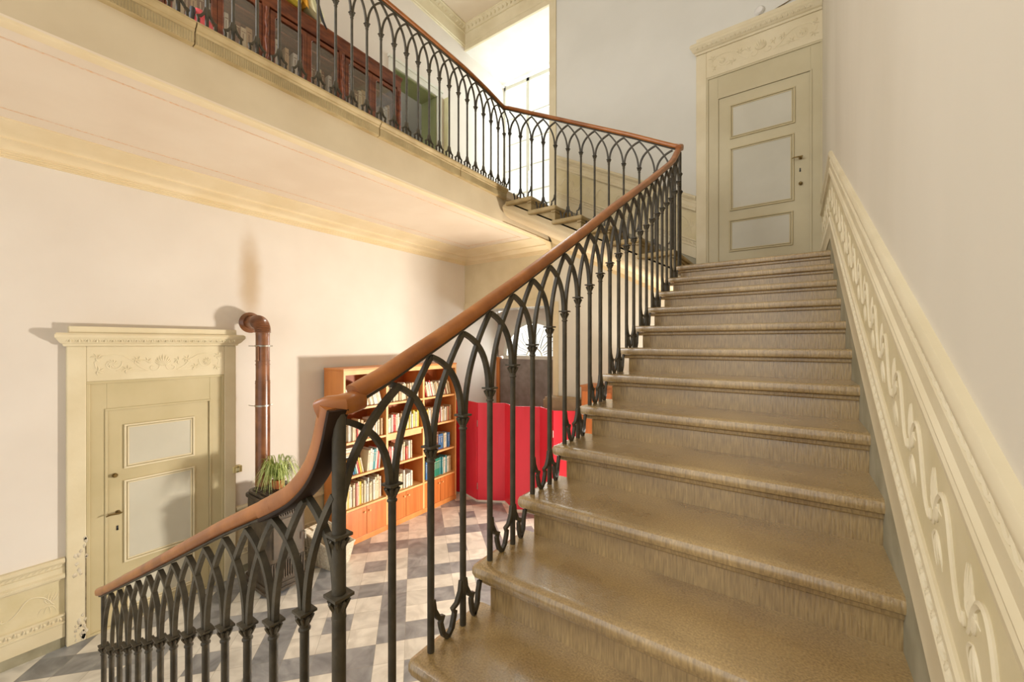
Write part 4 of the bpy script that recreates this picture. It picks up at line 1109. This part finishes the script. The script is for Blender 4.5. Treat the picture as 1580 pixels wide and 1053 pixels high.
# ------------------------------------------------------------------ folding screen, boxes behind
fsn = thing('folding_screen', 'red zigzag folding screen standing under the window bay', 'screen', (-4.42, 5.15, F))
P_ = [(-4.85, 5.02), (-4.50, 5.08), (-4.16, 4.97), (-3.77, 5.19), (-3.47, 5.00), (-3.13, 5.20), (-2.80, 5.00), (-2.48, 5.18)]
for i, (a, b_) in enumerate(zip(P_, P_[1:])):
    A, B_ = Vector((a[0] + 4.42, a[1] - 5.15, 0)), Vector((b_[0] + 4.42, b_[1] - 5.15, 0))
    dr = (B_ - A); ln = dr.length; dr.normalize()
    f_ = lambda x, y, z, A=A, dr=dr: (A.x + dr.x * x - dr.y * y, A.y + dr.y * x + dr.x * y, z)
    hh = 1.58
    mb = MB(f_); mb.box(.004, ln - .004, -.012, .012, .03, hh); pn = mb.build('panel', M['red'], fsn, 0, bevel=.003)
    mb = MB(f_); mb.box(.004, ln - .004, -.013, .013, .0, .03); mb.build('white_edge', M['white'], pn, 0)
    if i: 
        mb = MB(f_); mb.tube([(0, -.012, .2), (0, -.012, .3)], .006, 8); mb.tube([(0, -.012, 1.2), (0, -.012, 1.3)], .006, 8); mb.build('hinge', M['steel'], fsn, 40)
cb_ = thing('cabinet', 'orange-brown wooden cabinet partly hidden behind the stairs and red screen', 'cabinet', (-2.46, 5.20, F))
mb = MB(); mb.box(0, .9, 0, .38, .05, 1.92); mb.build('body', M['boxwood'], cb_, 0, bevel=.004)
mb = MB(); mb.box(-.015, .915, -.015, .38, 1.92, 1.945); mb.build('top_board', M['boxwood'], cb_, 0, bevel=.004)
mb = MB(); mb.box(.02, .44, -.008, 0, .1, 1.86); mb.box(.46, .88, -.008, 0, .1, 1.86); mb.build('door', M['shelfdoor'], cb_, 0, bevel=.003)
mb = MB(); mb.box(.03, .87, .02, .36, 0, .05); mb.build('plinth', M['boxwood'], cb_, 0)
cb_ = thing('cloth_cover', 'low furniture under a grey-brown cloth behind the red screen', 'covered furniture', (-3.15, 5.28, F))
mb = MB(); rbox(mb, 0, .62, 0, .30, 0, 1.68, .06); rbox(mb, .02, .60, .02, .28, 1.68, 1.715, .05); mb.build('cloth', noise_mat('cloth', (.28,.20,.12), (.4,.3,.19), 4, .9, .4, 8), cb_, 40)

# light switch by lower door
o = thing('light_switch', 'small yellowed light switch on the wall beside the lower door casing', 'light switch', (WL + .0, 1.885, -1.40))
mb = MB(); mb.box(.0455, .065, -.055, .0, 0, .07); mb.box(.0005, .065, -.02, .03, .0, .07); mb.build('plate', M['socket'], o, 0, bevel=.005)
mb = MB(); mb.box(.065, .071, -.03, .005, .018, .052); mb.build('rocker', M['paleyellow'], o, 0, bevel=.002)
# round ceramic fitting above upper door
o = thing('wall_fitting', 'round white ceramic electrical fitting on the wall above the upper door', 'wall fitting', (-.345, WB, 3.945))
mb = MB(); mb.tube([(0, 0, 0), (0, -.02, 0), (0, -.035, 0)], [.055, .05, .032], 20); mb.build('cap', M['ceramic'], o, 40)
mb = MB(); mb.tube([(0, -.004, -.05), (.01, -.012, -.08)], .014, 10); mb.tube([(.01, -.012, -.09), (.25, -.012, -.035), (.60, -.012, .06)], .005, 6); mb.build('cable', M['brass'], o, 40)

# ------------------------------------------------------------------ gallery bookcase
GB0 = .25; UW = .88
ub = thing('glazed_bookcase', 'dark red-brown glazed bookcase with carved pilasters on the gallery', 'bookcase', (WL + .004, 0, GZ + .001))
UD = .40; UH = 1.70
mb = MB(); mb.box(0, .02, GB0, GB0 + 4 * UW, 0, UH); mb.box(0, UD - .02, GB0, GB0 + .03, 0, UH); mb.box(0, UD - .02, GB0 + 4 * UW - .03, GB0 + 4 * UW, 0, UH); mb.box(0, UD - .01, GB0, GB0 + 4 * UW, 0, .12)
for k in range(1, 4): mb.box(0, UD - .03, GB0 + k * UW - .015, GB0 + k * UW + .015, 0, UH)
for z in (.55, .98, 1.38): mb.box(0, UD - .05, GB0, GB0 + 4 * UW, z, z + .02)
mb.build('carcass', M['darkwood'], ub, 0)
mb = MB(); prc = [(0, 0), (UD - .01, 0), (UD, .02), (UD + .01, .05), (UD + .015, .09), (UD + .03, .10), (UD + .045, .12), (UD + .045, .14), (0, .14)]
mb.extrude(prc, (0, GB0 - .02, UH - .14), (0, GB0 + 4 * UW + .02, UH - .14), (1, 0, 0), (0, 0, 1)); mb.build('cornice', M['darkwood'], ub, 30)
for k in range(5):
    y = GB0 + k * UW
    mb = MB(); mb.box(UD - .03, UD, y - .035, y + .035, .1, UH - .12); pil = mb.build('pilaster', M['darkwood'], ub, 0, bevel=.004)
    mb = MB(); pts = []; rs = []
    for i in range(60):
        t = i / 59; pts.append((UD + .006, y + .006 * math.sin(t * 40), .14 + t * (UH - .32))); rs.append(.013 + .007 * abs(math.sin(t * 52)))
    mb.tube(pts, rs, 8); mb.build('carving', M['darkwood'], pil, 40)
M['case_glass2'] = M['case_glass']
for k in range(4):
    for s in (0, 1):
        ya = GB0 + k * UW + .04 + s * (UW - .08) / 2 + .002; yb_ = ya + (UW - .08) / 2 - .004; z0, z1 = .12, UH - .17; fr = .045
        # frame with rounded top corners
        mb = MB()
        mb.box(UD - .028, UD - .004, ya, ya + fr, z0, z1); mb.box(UD - .028, UD - .004, yb_ - fr, yb_, z0, z1); mb.box(UD - .028, UD - .004, ya + fr, yb_ - fr, z1 - fr, z1); mb.box(UD - .028, UD - .004, ya + fr, yb_ - fr, z0, z0 + fr)
        rc = .05
        for yc, sg in ((ya + fr, 1), (yb_ - fr, -1)):
            for zc, sz in ((z1 - fr, -1), (z0 + fr, 1)):
                pts = [(yc, zc)] + [(yc + sg * rc * (1 - math.cos(a)), zc + sz * rc * (1 - math.sin(a))) for a in [PI / 2 * i / 6 for i in range(7)]]
                mb.extrude(pts, (UD - .026, 0, 0), (UD - .006, 0, 0), (0, 1, 0), (0, 0, 1))
        dd = mb.build('door', M['darkwood'], ub, 0, bevel=.003)
        mb = MB()
        o_ = [(ya + fr, z0 + fr + rc), (ya + fr, z1 - fr - rc)] + [(ya + fr + rc * (1 - math.cos(a)), z1 - fr - rc * (1 - math.sin(a))) for a in [PI / 2 * i / 5 for i in range(1, 6)]] + \
             [(yb_ - fr - rc * (1 - math.cos(a)), z1 - fr - rc * (1 - math.sin(a))) for a in [PI / 2 * i / 5 for i in range(5, -1, -1)]] + [(yb_ - fr, z0 + fr + rc)]
        mb.tube([(UD - .002, y, z) for y, z in o_], .005, 6)
        mb.build('glass_bead', M['darkwood'], dd, 40)
        mb = MB(); mb.box(UD - .018, UD - .014, ya + fr * .8, yb_ - fr * .8, z0 + fr * .8, z1 - fr * .8); mb.build('glass_pane', M['case_glass'], dd, 0)
# books behind the glass
random.seed(31)
shelfn = {.12: 'bottom', .57: 'lower middle', 1.00: 'upper middle', 1.40: 'top'}
unitn = ['first unit', 'second unit', 'third unit', 'last unit']
for k in range(1, 4):
    for z in (.57, 1.00):
        y = GB0 + k * UW + .05 + random.uniform(0, .1)
        while y < GB0 + (k + 1) * UW - .10:
            th = random.uniform(.035, .06); c_ = random.choice(['tan', 'cream', 'brown', 'tan', 'grey', 'brown', 'white']); h = random.uniform(.22, .33)
            o = proto[c_].copy(); COL.objects.link(o); o.name = 'book'
            o.location = (WL + .30, y, GZ + z + .001); o.scale = (.2, th, h)
            tag(o, f'old {c_} book, {shelfn[z]} shelf, {unitn[k]} of the glazed bookcase', 'book', 'old books behind glass on the gallery')
            y += th + random.choice([.002, .002, .05])
for k_ in proto: bpy.data.objects.remove(proto[k_])

# colourful things on and by the gallery bookcase
o = thing('folded_fabric', 'yellow, orange and black folded fabric resting on top of the glazed bookcase', 'fabric', (WL + .27, 2.42, GZ + UH + .0))
for nm, mt, dy, dz, a in (('yellow_fold', 'yellow', -.16, .0, .35), ('pale_fold', 'paleyellow', .10, .0, -.35), ('orange_stripe', 'orange', -.03, .0, .05)):
    mb = MB(); vs = []; W2 = .10 if nm != 'orange_stripe' else .025
    f_ = [(-.02, -W2, .0), (.05, -W2, .0), (.20, -W2 * .9, .05), (.26, -W2 * .4, -.03), (.26, W2 * .5, -.05), (.20, W2, .04), (.05, W2, .0), (-.02, W2, 0)]
    top = [(x * .8, y * .55, z + .26) for x, y, z in f_]
    n = len(f_); mb.add([(x, y + dy, z + .05) for x, y, z in f_] + [(x, y + dy + a * .2, z + .05) for x, y, z in top], [(i, (i + 1) % n, n + (i + 1) % n, n + i) for i in range(n)] + [tuple(range(n))[::-1], tuple(range(n, 2 * n))])
    mb.build(nm, M[mt], o, 40)
mb = MB(); mb.tube([(.0, -.25, .02), (.02, .0, .02), (.0, .25, .02)], [.02, .022, .02], 10); mb.build('pole', M['black'], o, 40)
mb = MB(); mb.tube([(.27, .02, .30), (.27, .14, -.03), (.25, .20, -.08)], [.018, .016, .008], 8); mb.build('black_stripe', M['black'], o, 40)
o = thing('fabric_bundle', 'red and pink fabric bundle standing on the gallery floor behind the railing', 'fabric', (-4.05, 1.25, GZ + .004))
mb = MB(); mb.lathe([(.10, 0), (.13, .08), (.12, .25), (.15, .45), (.09, .62), (.04, .70)], n=14); mb.build('red_cloth', M['fabric_red'], o, 50)
mb = MB(); mb.tube([(.05, -.08, .02), (.11, -.10, .3), (.06, -.06, .66)], [.03, .035, .02], 8); mb.build('black_strap', M['black'], o, 50)
